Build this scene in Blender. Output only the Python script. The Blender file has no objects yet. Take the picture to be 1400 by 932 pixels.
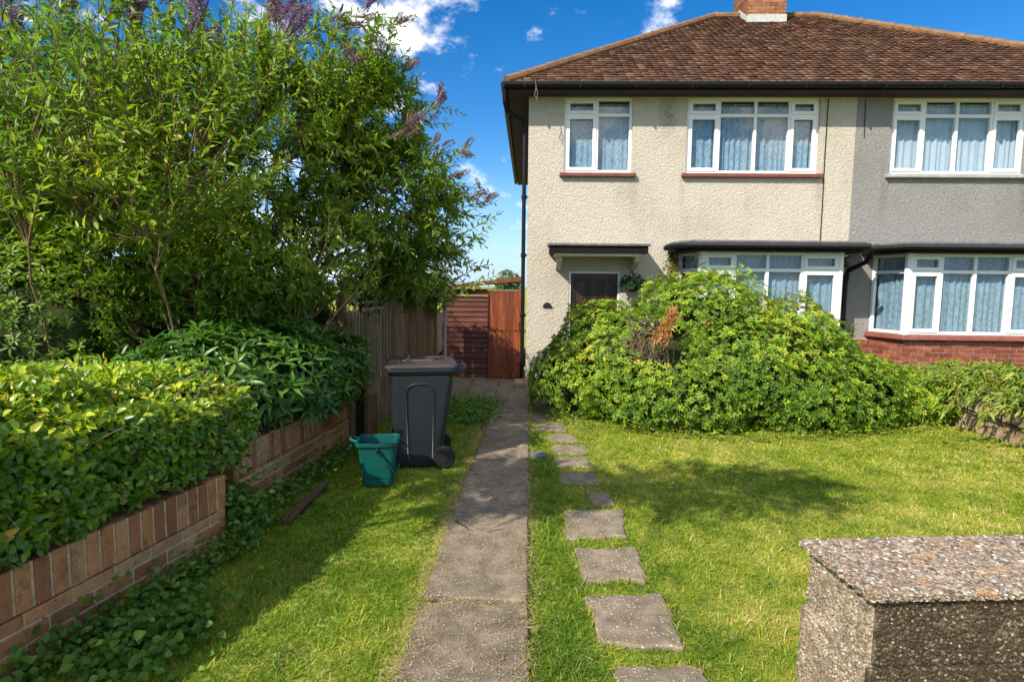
import bpy, math, random
import numpy as np
from mathutils import Vector, Matrix

# ------------------------------------------------------------------ camera, world, sun, exposure
SC = bpy.context.scene
COL = SC.collection
f_, yaw, pit, rol, CH = 793.9, .0279, .0947, .0106, 1.703
_R = Vector((math.cos(yaw), math.sin(yaw), 0)); _F0 = Vector((-math.sin(yaw), math.cos(yaw), 0)); _Z = Vector((0, 0, 1))
_F = _F0*math.cos(pit) - _Z*math.sin(pit); _U = _Z*math.cos(pit) + _F0*math.sin(pit)
_R2 = _R*math.cos(rol) + _U*math.sin(rol); _U2 = _U*math.cos(rol) - _R*math.sin(rol)
cam = bpy.data.cameras.new('camera'); camo = bpy.data.objects.new('camera', cam); COL.objects.link(camo)
cam.sensor_width = 36; cam.lens = f_/1400*36; cam.clip_start = .05; cam.clip_end = 3000
m = Matrix.Identity(4)
for i in range(3):
    m[i][0] = _R2[i]; m[i][1] = _U2[i]; m[i][2] = -_F[i]
m[0][3], m[1][3], m[2][3] = 0, 0, CH
camo.matrix_world = m
SC.camera = camo

SUN = Vector((.80, .91, -1.0)).normalized()          # direction the light travels
sl = bpy.data.lights.new('sun', 'SUN'); so = bpy.data.objects.new('sun', sl); COL.objects.link(so)
sl.energy = 3.6; sl.angle = math.radians(.5); sl.color = (1, .91, .76)
so.rotation_euler = SUN.to_track_quat('-Z', 'Y').to_euler()

W = bpy.data.worlds.new('World'); SC.world = W; W.use_nodes = True
wt = W.node_tree; wt.nodes.clear()
def wn(t, **k):
    n = wt.nodes.new(t)
    for a, b in k.items(): setattr(n, a, b)
    return n
sky = wn('ShaderNodeTexSky'); sky.sky_type = 'NISHITA'; sky.sun_disc = False
sky.sun_elevation = math.asin(-SUN.z); sky.sun_rotation = math.atan2(-SUN.x, -SUN.y)
sky.air_density = 1.0; sky.dust_density = .1; sky.ozone_density = 3.0
hs = wn('ShaderNodeHueSaturation'); hs.inputs['Saturation'].default_value = 1.42; hs.inputs['Value'].default_value = .60
hs.inputs['Hue'].default_value = .505
wt.links.new(sky.outputs[0], hs.inputs['Color'])
tc = wn('ShaderNodeTexCoord')
def vm(op, a, b=None):
    n = wn('ShaderNodeVectorMath', operation=op)
    for i, v in enumerate((a, b)):
        if v is None: continue
        if isinstance(v, (tuple, list)): n.inputs[i].default_value = v
        else: wt.links.new(v, n.inputs[i])
    return n
def mt(op, a, b=None, clamp=False):
    n = wn('ShaderNodeMath', operation=op); n.use_clamp = clamp
    for i, v in enumerate((a, b)):
        if v is None: continue
        if isinstance(v, (int, float)): n.inputs[i].default_value = v
        else: wt.links.new(v, n.inputs[i])
    return n.outputs[0]
dirn = tc.outputs['Generated']
ns = wn('ShaderNodeTexNoise'); ns.inputs['Scale'].default_value = 10.5; ns.inputs['Detail'].default_value = 8; ns.inputs['Roughness'].default_value = .58
mp = wn('ShaderNodeMapping'); mp.inputs['Scale'].default_value = (1, 1, 1.6); mp.inputs['Location'].default_value = (.3, .1, .2)
wt.links.new(dirn, mp.inputs[0]); wt.links.new(mp.outputs[0], ns.inputs['Vector'])
bias = None
for (d, r, a) in (((-.245, .893, .375), .15, .34), ((-.15, .92, .36), .10, .30), ((.205, .897, .392), .10, .22),
                  ((-.03, .994, .10), .13, .20), ((-.085, .96, .262), .06, .08), ((-.45, .80, .40), .2, .1),
                  ((-.35, .93, .10), .25, .2), ((.5, .80, .36), .34, -.6), ((-.2, -.9, .35), .6, .16), ((.75, -.4, .5), .5, .14), ((-.9, -.1, .3), .4, .12), ((.45, -.85, .25), .35, .15)):
    dd = vm('DISTANCE', dirn, d).outputs['Value']
    g = mt('MULTIPLY', mt('SUBTRACT', 1.0, mt('DIVIDE', dd, r), True), a)
    bias = g if bias is None else mt('ADD', bias, g)
sepd = wn('ShaderNodeSeparateXYZ'); wt.links.new(dirn, sepd.inputs[0])
# unseen cloud added for fill behind camera and overhead, clearer blue towards the house
back = mt('ADD', mt('MULTIPLY', mt('SUBTRACT', .25, sepd.outputs[1]), .55), mt('MULTIPLY', mt('SUBTRACT', sepd.outputs[2], .62), .9))
bias = mt('ADD', bias, mt('MULTIPLY', mt('MAXIMUM', back, 0.0), .75))
cl = mt('ADD', mt('ADD', mt('MULTIPLY', mt('SUBTRACT', ns.outputs['Fac'], .5), 2.1), .5), bias)
mr = wn('ShaderNodeMapRange'); mr.interpolation_type = 'SMOOTHSTEP'
mr.inputs['From Min'].default_value = .66; mr.inputs['From Max'].default_value = 1.15
wt.links.new(cl, mr.inputs['Value'])
# pale blue band low down
lowm = wn('ShaderNodeMapRange'); lowm.inputs['From Min'].default_value = .20; lowm.inputs['From Max'].default_value = -.02
wt.links.new(sepd.outputs[2], lowm.inputs['Value'])
m0 = wn('ShaderNodeMix', data_type='RGBA'); m0.inputs[7].default_value = (1.5, 2.5, 4.0, 1)
wt.links.new(mt('MULTIPLY', lowm.outputs[0], .85), m0.inputs[0]); wt.links.new(hs.outputs[0], m0.inputs[6])
mx = wn('ShaderNodeMix', data_type='RGBA')
mx.inputs[7].default_value = (7.0, 6.7, 6.4, 1)
wt.links.new(mt('MULTIPLY', mr.outputs[0], .95), mx.inputs[0]); wt.links.new(m0.outputs[2], mx.inputs[6])
bg = wn('ShaderNodeBackground'); bg.inputs['Strength'].default_value = .150
wo = wn('ShaderNodeOutputWorld')
wt.links.new(mx.outputs[2], bg.inputs['Color']); wt.links.new(bg.outputs[0], wo.inputs['Surface'])
SC.view_settings.view_transform = 'Standard'; SC.view_settings.look = 'None'
SC.view_settings.exposure = .90; SC.view_settings.gamma = 1
SC.render.engine = 'CYCLES'
try:
    SC.cycles.max_bounces = 8; SC.cycles.transparent_max_bounces = 24; SC.cycles.sample_clamp_indirect = 6
except Exception: pass

RS = np.random.default_rng(7)
random.seed(7)

# ------------------------------------------------------------------ helpers: objects
def link(o, parent=None):
    COL.objects.link(o)
    if parent is not None:
        o.parent = parent
        o.matrix_parent_inverse = Matrix.Translation(-parent.location) if parent.type == 'EMPTY' else Matrix.Identity(4)
    return o
def tag(o, label=None, cat=None, group=None, kind=None):
    if label: o['label'] = label
    if cat: o['category'] = cat
    if group: o['group'] = group
    if kind: o['kind'] = kind
    return o
def empty(name, loc, label, cat, group=None):
    o = bpy.data.objects.new(name, None); o.location = loc; o.empty_display_size = .1; COL.objects.link(o)
    return tag(o, label, cat, group)
class MB:
    def __init__(s): s.v = []; s.f = []; s.r = []
    def add(s, vs, fs, r=None):
        b = len(s.v); r = random.random() if r is None else r
        s.v += [tuple(v) for v in vs]; s.r += [r]*len(vs); s.f += [tuple(b+i for i in q) for q in fs]
    def box(s, a, b, r=None):
        x0, y0, z0 = a; x1, y1, z1 = b
        s.add([(x0,y0,z0),(x1,y0,z0),(x1,y1,z0),(x0,y1,z0),(x0,y0,z1),(x1,y0,z1),(x1,y1,z1),(x0,y1,z1)],
              [(0,3,2,1),(4,5,6,7),(0,1,5,4),(1,2,6,5),(2,3,7,6),(3,0,4,7)], r)
    def obox(s, c, u, v, w, r=None):                    # centre and three half axes
        c, u, v, w = Vector(c), Vector(u), Vector(v), Vector(w)
        s.add([c-u-v-w,c+u-v-w,c+u+v-w,c-u+v-w,c-u-v+w,c+u-v+w,c+u+v+w,c-u+v+w],
              [(0,3,2,1),(4,5,6,7),(0,1,5,4),(1,2,6,5),(2,3,7,6),(3,0,4,7)], r)
    def prism(s, poly, z0, z1, r=None):
        n = len(poly)
        s.add([(p[0],p[1],z0) for p in poly]+[(p[0],p[1],z1) for p in poly],
              [tuple(reversed(range(n))), tuple(range(n,2*n))]+[(i,(i+1)%n,n+(i+1)%n,n+i) for i in range(n)], r)
    def tube(s, pts, rad, n=6, r=None, cap=True):
        pts = [Vector(p) for p in pts]
        if not hasattr(rad, '__len__'): rad = [rad]*len(pts)
        vs = []; fs = []; ref = Vector((.31, .22, .92))
        for i, p in enumerate(pts):
            t = (pts[min(i+1,len(pts)-1)]-pts[max(i-1,0)])
            t = t.normalized() if t.length > 1e-9 else Vector((0,0,1))
            a = t.cross(ref)
            if a.length < 1e-3: a = t.cross(Vector((1,0,0)))
            a.normalize(); b = t.cross(a)
            for k in range(n):
                an = 2*math.pi*k/n; vs.append(p+(a*math.cos(an)+b*math.sin(an))*rad[i])
        for i in range(len(pts)-1):
            for k in range(n):
                fs.append((i*n+k, i*n+(k+1)%n, (i+1)*n+(k+1)%n, (i+1)*n+k))
        if cap: fs += [tuple(range(n)), tuple(range((len(pts)-1)*n, len(pts)*n))[::-1]]
        s.add(vs, fs, r)
    def build(s, name, mat, parent=None, smooth=False, bevel=0):
        me = bpy.data.meshes.new(name); me.from_pydata(s.v, [], s.f)
        at = me.attributes.new('rnd', 'FLOAT', 'POINT'); at.data.foreach_set('value', s.r)
        me.materials.append(mat); me.update()
        if smooth: me.polygons.foreach_set('use_smooth', [True]*len(me.polygons))
        o = bpy.data.objects.new(name, me); link(o, parent)
        if bevel:
            b = o.modifiers.new('bevel', 'BEVEL'); b.width = bevel; b.segments = 2; b.limit_method = 'ANGLE'
        return o
def npmesh(name, V, faces, rnd, mat, parent=None, smooth=False):
    """V (n,3), faces = list of int arrays (m,k)"""
    me = bpy.data.meshes.new(name)
    me.vertices.add(len(V)); me.vertices.foreach_set('co', np.ascontiguousarray(V, np.float32).ravel())
    li = np.concatenate([f.ravel() for f in faces]).astype(np.int32)
    cnt = np.concatenate([np.full(len(f), f.shape[1], np.int32) for f in faces])
    st = np.concatenate([[0], np.cumsum(cnt)[:-1]]).astype(np.int32)
    me.loops.add(len(li)); me.loops.foreach_set('vertex_index', li)
    me.polygons.add(len(cnt)); me.polygons.foreach_set('loop_start', st)
    at = me.attributes.new('rnd', 'FLOAT', 'POINT'); at.data.foreach_set('value', np.ascontiguousarray(rnd, np.float32))
    me.materials.append(mat); me.update(calc_edges=True)
    if smooth: me.polygons.foreach_set('use_smooth', np.ones(len(cnt), bool))
    o = bpy.data.objects.new(name, me); link(o, parent)
    return o
def unit(a): return a/np.maximum(np.linalg.norm(a, axis=-1, keepdims=True), 1e-9)
def vnoise(p, seed=0):
    p = np.asarray(p, float)+seed*17.3
    i = np.floor(p).astype(np.int64); q = p-i; q = q*q*(3-2*q)
    def h(a, b, c):
        n = (a*374761393+b*668265263+c*1274126177+seed*9973) & 0x7fffffff
        n = ((n ^ (n >> 13))*1274126177) & 0x7fffffff
        return ((n ^ (n >> 16)) & 0xffff)/65535.
    o = 0
    for dx in (0, 1):
        for dy in (0, 1):
            for dz in (0, 1):
                w = (q[..., 0] if dx else 1-q[..., 0])*(q[..., 1] if dy else 1-q[..., 1])*(q[..., 2] if dz else 1-q[..., 2])
                o = o+w*h(i[..., 0]+dx, i[..., 1]+dy, i[..., 2]+dz)
    return o
# leaf templates: (along, across, side) ; faces
T8 = (np.array([(0,0),(.32,-.5),(.32,0),(.32,.5),(.70,-.38),(.70,0),(.70,.38),(1,0)]),
      [np.array([(0,2,1),(0,3,2),(4,5,7),(5,6,7)]), np.array([(1,2,5,4),(2,3,6,5)])])
T4 = (np.array([(0,0),(.45,-.5),(.45,.5),(1,0)]), [np.array([(0,3,1),(0,2,3)])])
def leaves(name, P, D, N, L, Wd, rnd, mat, parent=None, bend=.25, fold=.25, tpl=T8):
    n = len(P); D = unit(D); S = unit(np.cross(D, N)); N = np.cross(S, D)
    t = tpl[0]; k = len(t)
    L = np.broadcast_to(L, (n,))[:, None, None]; Wd = np.broadcast_to(Wd, (n,))[:, None, None]
    bend = np.broadcast_to(bend, (n,))[:, None, None]
    a = t[None, :, 0, None]; c = t[None, :, 1, None]
    V = P[:, None]+D[:, None]*L*a+S[:, None]*Wd*c+N[:, None]*(np.abs(c)*Wd*fold*2-bend*L*a*a)
    off = (np.arange(n)*k)[:, None, None]
    F = [(f[None]+off).reshape(-1, f.shape[1]) for f in tpl[1]]
    return npmesh(name, V.reshape(-1, 3), F, np.repeat(rnd, k), mat, parent, smooth=True)
def rdir(n, rs=RS): return unit(rs.normal(size=(n, 3)))

# ------------------------------------------------------------------ helpers: materials
class NT:
    def __init__(s, name, rough=.7, spec=.3):
        s.m = bpy.data.materials.new(name); s.m.use_nodes = True; s.t = s.m.node_tree
        s.b = s.t.nodes['Principled BSDF']; s.out = s.t.nodes['Material Output']
        s.b.inputs['Roughness'].default_value = rough; s.b.inputs['Specular IOR Level'].default_value = spec
        s.co = s.t.nodes.new('ShaderNodeTexCoord').outputs['Object']
    def put(s, inp, v):
        if v is None: return
        if hasattr(v, 'is_output'): s.t.links.new(v, inp)
        elif isinstance(v, (tuple, list)) and len(v) == 3 and inp.type == 'RGBA': inp.default_value = (*v, 1)
        else: inp.default_value = v
    def node(s, t, props=None, **ins):
        n = s.t.nodes.new(t)
        for a, b in (props or {}).items(): setattr(n, a, b)
        for a, b in ins.items(): s.put(n.inputs[a.replace('_', ' ')], b)
        return n
    def noise(s, scale, detail=4, rough=.55, vec=None, dist=0):
        n = s.node('ShaderNodeTexNoise', Scale=scale, Detail=detail, Roughness=rough, Distortion=dist); s.put(n.inputs['Vector'], vec or s.co); return n.outputs['Fac']
    def vor(s, scale, feat='F1', vec=None, out='Distance'):
        n = s.node('ShaderNodeTexVoronoi', {'feature': feat}, Scale=scale); s.put(n.inputs['Vector'], vec or s.co); return n.outputs[out]
    def scale(s, v, sc, rot=(0,0,0)):
        n = s.node('ShaderNodeMapping', Scale=sc, Rotation=rot); s.put(n.inputs[0], v); return n.outputs[0]
    def ramp(s, fac, stops):
        n = s.t.nodes.new('ShaderNodeValToRGB'); e = n.color_ramp.elements
        while len(e) < len(stops): e.new(.5)
        for x, (p, c) in zip(e, stops): x.position = p; x.color = (*c, 1) if len(c) == 3 else c
        s.put(n.inputs[0], fac); return n.outputs[0]
    def g(s, fac, a, b):                               # grey ramp a..b -> 0..1
        n = s.node('ShaderNodeMapRange'); n.inputs['From Min'].default_value = a; n.inputs['From Max'].default_value = b
        s.put(n.inputs['Value'], fac); return n.outputs[0]
    def mix(s, fac, a, b, mode='MIX'):
        n = s.t.nodes.new('ShaderNodeMix'); n.data_type = 'RGBA'; n.blend_type = mode
        s.put(n.inputs[0], fac); s.put(n.inputs[6], a); s.put(n.inputs[7], b); return n.outputs[2]
    def math(s, op, a, b=None):
        n = s.t.nodes.new('ShaderNodeMath'); n.operation = op; s.put(n.inputs[0], a)
        if b is not None: s.put(n.inputs[1], b)
        return n.outputs[0]
    def rnd(s): return s.node('ShaderNodeAttribute', {'attribute_name': 'rnd'}).outputs['Fac']
    def col(s, c): s.put(s.b.inputs['Base Color'], c); return s
    def bump(s, h, strength=.5, dist=.01):
        n = s.node('ShaderNodeBump', Strength=strength, Distance=dist, Height=h)
        s.t.links.new(n.outputs[0], s.b.inputs['Normal']); return s
    def sep(s, i, vec=None):
        n = s.t.nodes.new('ShaderNodeSeparateXYZ'); s.put(n.inputs[0], vec or s.co); return n.outputs[i]
    def trans(s, fac, colr):                           # leaf translucency
        tr = s.node('ShaderNodeBsdfTranslucent', Color=colr); mxs = s.t.nodes.new('ShaderNodeMixShader')
        s.put(mxs.inputs[0], fac); s.t.links.new(s.b.outputs[0], mxs.inputs[1]); s.t.links.new(tr.outputs[0], mxs.inputs[2])
        s.t.links.new(mxs.outputs[0], s.out.inputs['Surface']); return s
def leafmat(name, stops, tr=.35, rough=.42, spec=.45, tint=(1.15, 1.25, .5)):
    n = NT(name, rough, spec); c = n.ramp(n.rnd(), stops)
    c = n.mix(n.g(n.noise(2.2, 2), .35, .65), n.mix(1, c, (.78, .82, .8), 'MULTIPLY'), c)
    n.col(c); n.trans(tr, n.mix(1, c, tint, 'MULTIPLY')); return n.m
def plain(name, c, rough=.5, spec=.4, var=.25, sc=9, bump=0, bsc=60):
    n = NT(name, rough, spec); d = tuple(x*(1-var) for x in c)
    n.col(n.mix(n.g(n.noise(sc, 5), .3, .7), d, c))
    if bump: n.bump(n.noise(bsc, 4), bump, .004)
    return n.m

def m_render(name, lit, dark, stain):
    n = NT(name, .93, .15)
    big = n.noise(.9, 4); fine = n.noise(26, 5)
    c = n.mix(n.g(fine, .35, .7), dark, lit)
    c = n.mix(n.math('MULTIPLY', n.g(big, .5, .78), .5), c, stain)
    c = n.mix(n.math('MULTIPLY', n.g(n.noise(5, 6, .7, n.scale(n.co, (1, 1, .35))), .56, .74), .35), c, stain)
    v = n.vor(36, 'SMOOTH_F1', n.mix(.12, n.co, n.node('ShaderNodeTexNoise', Scale=7).outputs['Color']))
    h = n.math('ADD', n.math('MULTIPLY', n.noise(36, 4, .65, n.scale(n.co, (1, 1, 1.3), (0, .6, 0)), .5), 1.5), n.math('MULTIPLY', v, -.5))
    h = n.math('ADD', h, n.math('MULTIPLY', n.noise(90, 2), .25))
    # small knocked-off pits in the dash
    pit_ = n.g(n.noise(14, 2, .5, n.scale(n.co, (1.3, 1, .8))), .66, .72)
    c = n.mix(n.math('MULTIPLY', pit_, .30), c, stain)
    # weather stains: a dark smudge under the eaves between the windows and runs below sill ends
    for (sx, sz, rx, rz, am) in ((2.33, 4.62, .16, .34, .85), (1.78, 3.35, .07, .45, .35), (4.93, 3.3, .08, .5, .35), (2.6, 3.35, .06, .4, .3), (.12, .25, .5, .35, .4), (6.0, 3.3, .08, .5, .4), (8.35, 3.3, .08, .5, .4)):
        q = n.node('ShaderNodeVectorMath', {'operation': 'LENGTH'}); mpn = n.node('ShaderNodeMapping'); n.put(mpn.inputs[0], n.co)
        mpn.inputs['Scale'].default_value = (1/rx, 0, 1/rz); mpn.inputs['Location'].default_value = (-sx/rx, 0, -sz/rz); n.put(q.inputs[0], mpn.outputs[0])
        k = n.math('MULTIPLY', n.g(q.outputs['Value'], 1.3, .2), n.g(n.noise(8, 5, .7), .3, .65))
        c = n.mix(n.math('MULTIPLY', k, am), c, tuple(x*.45 for x in stain))
    n.col(c); n.bump(h, 1.0, .019); return n.m
M = {}
M['cream'] = m_render('cream_roughcast', (.625, .572, .485), (.555, .505, .425), (.38, .33, .265))
M['grey'] = m_render('grey_roughcast', (.325, .318, .31), (.275, .268, .26), (.20, .19, .175))
M['upvc'] = plain('white_upvc', (.82, .83, .84), .3, .5, .06)
M['stonesill'] = plain('grey_sill_paint', (.45, .44, .42), .8, .2, .3, 7, .3)
M['redsill'] = plain('red_sill_paint', (.22, .07, .05), .55, .4, .35, 8, .3)
M['redsill2'] = plain('red_bay_sill_paint', (.34, .115, .09), .55, .4, .35, 8, .3)
M['black'] = plain('black_gloss_paint', (.010, .010, .011), .5, .22, .4, 12, .2)
M['fascia'] = plain('black_fascia_paint', (.012, .011, .011), .65, .15, .5, 6, .3, 25)
M['soffit'] = plain('dark_soffit', (.06, .052, .045), .8, .2, .4)
M['lead'] = plain('weathered_lead', (.17, .175, .18), .7, .25, .45, 6, .4, 20)
M['flash'] = plain('mortar_flashing', (.55, .56, .56), .8, .2, .3, 20, .4)
M['creamtrim'] = plain('cream_trim_paint', (.72, .66, .5), .6, .3, .25, 10, .3)
M['room'] = plain('dark_room', (.05, .05, .055), .9, .1)

def m_tile():
    n = NT('clay_roof_tiles', .85, .2)
    c = n.ramp(n.rnd(), [(0, (.070, .036, .022)), (.35, (.098, .048, .029)), (.7, (.125, .062, .037)), (1, (.19, .11, .068))])
    c = n.mix(n.math('MULTIPLY', n.g(n.noise(1.1, 5, .6), .5, .72), .55), c, (.075, .05, .038))
    c = n.mix(n.math('MULTIPLY', n.g(n.noise(30, 4, .7), .6, .75), .5), c, (.28, .2, .14))
    c = n.mix(n.g(n.vor(5.5), .045, .025), c, (.5, .46, .38))
    n.col(c); n.bump(n.noise(40, 4), .5, .01); return n.m
M['tile'] = m_tile()
M['ridge'] = plain('ridge_tile_clay', (.30, .17, .09), .85, .2, .5, 9, .5, 30)
def m_brick(name, stops, dirt, sp=0.0):
    n = NT(name, .9, .15)
    c = n.ramp(n.rnd(), stops)
    c = n.mix(n.math('MULTIPLY', n.g(n.noise(30, 5, .65), .4, .75), .5), c, dirt)
    c = n.mix(n.math('MULTIPLY', n.g(n.noise(3, 5, .65), .52, .72), .55), c, tuple(x*.5 for x in dirt))
    if sp:
        c = n.mix(n.math('MULTIPLY', n.g(n.noise(55, 3, .6, n.scale(n.co, (1, 1, .7))), .68, .74), sp), c, (.62, .6, .54))
        # moss climbing from the bottom
        c = n.mix(n.math('MULTIPLY', n.g(n.noise(7, 5, .7), .56, .7), .35), c, (.06, .075, .03))
    c = n.mix(n.math('MULTIPLY', n.g(n.noise(14, 6, .75), .5, .62), .45), c, tuple(x*.55 for x in dirt))
    n.col(c); n.bump(n.math('ADD', n.noise(70, 5, .65), n.math('MULTIPLY', n.noise(18, 4, .7), 1.2)), 1.0, .009); return n.m
M['chimbrick'] = m_brick('chimney_brick', [(0, (.22, .09, .045)), (.5, (.34, .14, .065)), (1, (.45, .21, .10))], (.13, .07, .045))
M['baybrick'] = m_brick('red_facing_brick', [(0, (.20, .055, .032)), (.5, (.30, .085, .05)), (1, (.40, .14, .08))], (.15, .065, .045))
M['wallbrick'] = m_brick('weathered_garden_brick', [(0, (.34, .135, .062)), (.35, (.56, .235, .095)), (.7, (.66, .31, .13)), (1, (.58, .37, .19))], (.28, .16, .09), .85)
M['mortar'] = plain('sandy_mortar', (.78, .60, .37), .95, .1, .4, 18, .6, 80)
M['mortar_pale'] = plain('pale_mortar', (.52, .44, .37), .95, .1, .3, 18, .6, 80)

def m_glass():
    n = NT('window_glass', .03, .5)
    t = n.t; tr = n.node('ShaderNodeBsdfTransparent', Color=(.90, .95, .98))
    gl = n.node('ShaderNodeBsdfGlossy', Color=(1, 1, 1), Roughness=.015)
    lw = n.node('ShaderNodeLayerWeight', Blend=.5); fr_ = n.math('ADD', .07, n.math('MULTIPLY', n.math('POWER', lw.outputs['Facing'], 5.0), .9))
    bw = n.node('ShaderNodeBump', Strength=.12, Distance=.02, Height=n.noise(2.5, 2))
    t.links.new(bw.outputs[0], gl.inputs['Normal'])
    ms = t.nodes.new('ShaderNodeMixShader'); t.links.new(fr_, ms.inputs[0]); t.links.new(tr.outputs[0], ms.inputs[1]); t.links.new(gl.outputs[0], ms.inputs[2])
    t.links.new(ms.outputs[0], n.out.inputs['Surface']); return n.m
M['glass'] = m_glass()
def m_net(name, c, lace):
    n = NT(name, .9, .1); t = n.t
    pat = n.vor(12, 'DISTANCE_TO_EDGE', n.scale(n.co, (1, 1, .7)))
    pat2 = n.noise(34, 3, .6)
    a = n.math('MULTIPLY', n.math('ADD', n.g(pat, .22, .05), n.g(pat2, .48, .62)), .5)
    n.col(c)
    trl = n.node('ShaderNodeBsdfTranslucent', Color=c); tp = n.node('ShaderNodeBsdfTransparent')
    m1 = t.nodes.new('ShaderNodeMixShader'); m1.inputs[0].default_value = .35
    t.links.new(n.b.outputs[0], m1.inputs[1]); t.links.new(trl.outputs[0], m1.inputs[2])
    m2 = t.nodes.new('ShaderNodeMixShader'); t.links.new(n.math('MULTIPLY', n.math('SUBTRACT', 1.0, a), lace), m2.inputs[0])
    t.links.new(m1.outputs[0], m2.inputs[1]); t.links.new(tp.outputs[0], m2.inputs[2])
    t.links.new(m2.outputs[0], n.out.inputs['Surface']); return n.m
M['net'] = m_net('lace_net_curtain', (.40, .57, .70), .36)
M['net2'] = m_net('plain_net_curtain', (.62, .75, .85), .10)

def m_wood(name, dark, mid, lite, axis='z', rough=.75, spec=.25):
    n = NT(name, rough, spec)
    sc = {'z': (14, 14, .9), 'y': (14, .9, 14), 'x': (.9, 14, 14)}[axis]
    gr = n.noise(3.0, 6, .65, n.scale(n.co, sc))
    c = n.ramp(gr, [(.3, dark), (.55, mid), (.75, lite)])
    c = n.mix(n.math('MULTIPLY', n.rnd(), .85), c, n.mix(1, c, (.42, .38, .34), 'MULTIPLY'))
    c = n.mix(n.math('MULTIPLY', n.g(n.noise(4, 4), .55, .75), .5), c, dark)
    n.col(c); n.bump(gr, .5, .006); return n.m
M['fencewood'] = m_wood('old_grey_brown_boards', (.09, .055, .028), (.26, .17, .09), (.48, .35, .21))
M['palewood'] = m_wood('pale_trellis_wood', (.19, .15, .09), (.32, .26, .17), (.45, .38, .26))
M['gatewood'] = m_wood('red_brown_stained_boards', (.12, .028, .010), (.28, .072, .022), (.46, .15, .055), 'z', .5, .4)
M['lapwood'] = m_wood('dark_red_lap_boards', (.055, .014, .008), (.13, .032, .016), (.21, .062, .032), 'x', .55, .35)
M['doorwood'] = m_wood('dark_stained_door_wood', (.022, .011, .007), (.055, .026, .015), (.10, .045, .025), 'z', .4, .45)
M['stickwood'] = m_wood('weathered_stick', (.09, .06, .04), (.18, .125, .085), (.28, .2, .14), 'y')
M['bark'] = plain('shrub_bark', (.27, .195, .105), .9, .1, .5, 20, .6, 40)
M['twig'] = plain('dry_twigs', (.30, .22, .15), .9, .1, .4, 20)

def m_path(name='worn_aggregate_concrete', sc=58.0, w0=.60, lift=1.0):
    n = NT(name, .92, .15)
    c = n.ramp(n.noise(7, 7, .68), [(.28, tuple(q*lift for q in (.11, .088, .064))), (.5, tuple(q*lift for q in (.225, .182, .134))), (.72, tuple(q*lift for q in (.37, .30, .222)))])
    c = n.mix(n.math('MULTIPLY', n.g(n.noise(120, 2), .5, .8), .6), c, (.36, .315, .26))
    v = n.node('ShaderNodeTexVoronoi', Scale=sc); n.put(v.inputs['Vector'], n.co)
    wsel = n.sep(0, v.outputs['Color'])
    pb = n.math('MULTIPLY', n.g(v.outputs['Distance'], .40, .30), n.g(wsel, w0, w0+.06))
    c = n.mix(n.math('MULTIPLY', pb, .85), c, n.ramp(n.sep(1, v.outputs['Color']), [(0, (.55, .48, .38)), (.6, (.42, .33, .22)), (1, (.60, .58, .52))]))
    c = n.mix(n.math('MULTIPLY', n.g(n.noise(2.2, 5), .55, .7), .5), c, (.10, .10, .065))
    c = n.mix(n.math('MULTIPLY', n.rnd(), .35), c, n.mix(1, c, (.6, .58, .56), 'MULTIPLY'))
    cr = n.vor(1.35, 'DISTANCE_TO_EDGE', n.mix(.10, n.co, n.node('ShaderNodeTexNoise', Scale=4.0, Detail=6.0).outputs['Color']))
    crk = n.math('MULTIPLY', n.g(cr, .010, .003), n.math('MULTIPLY', n.g(n.noise(1.7, 2), .56, .62), 1.0 if w0 > .5 else 0.0))
    c = n.mix(n.math('MULTIPLY', crk, .8), c, (.045, .042, .025))
    n.col(c); n.bump(n.math('SUBTRACT', n.math('ADD', n.math('MULTIPLY', pb, .8), n.noise(85, 4, .7)), n.math('MULTIPLY', crk, 2.0)), .8, .010); return n.m
M['path'] = m_path(); M['stone'] = m_path('pebbly_stepping_stone', 44.0, .38, 1.12)
M['straw'] = leafmat('dry_straw', [(0, (.30, .21, .09)), (1, (.62, .50, .28))], .2, .8, .1, (1, .95, .8))
def m_pebdash(name, base, dark, amount):
    n = NT(name, .92, .2)
    v = n.node('ShaderNodeTexVoronoi', Scale=75.0); n.put(v.inputs['Vector'], n.co)
    peb = n.ramp(n.sep(0, v.outputs['Color']), [(0, (.10, .07, .05)), (.4, base), (.72, (.50, .40, .28)), (1, (.72, .68, .6))])
    gap = n.g(v.outputs['Distance'], .25, .5)
    c = n.mix(gap, peb, tuple(x*.55 for x in base))
    rendr = n.g(n.noise(5, 4, .6), .52, .62)
    c = n.mix(n.math('MULTIPLY', rendr, .75), c, (.60, .52, .40))
    grime_dark = n.g(n.noise(9, 6, .72), .42 if amount > .5 else .55, .60 if amount > .5 else .75)
    gsel = n.g(n.sep(1, v.outputs['Color']), .97, .90)
    c = n.mix(n.math('MULTIPLY', n.math('MULTIPLY', n.math('MAXIMUM', grime_dark, amount-.15), gsel), amount), c, dark)
    n.col(c); n.bump(n.math('SUBTRACT', n.noise(20, 3), v.outputs['Distance']), .8, .008); return n.m
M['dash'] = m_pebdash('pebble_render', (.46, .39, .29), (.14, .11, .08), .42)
M['dashdark'] = m_pebdash('dark_pebble_render', (.17, .13, .09), (.042, .031, .020), .9)  # front face coloured far darker than the body nearly all over
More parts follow.
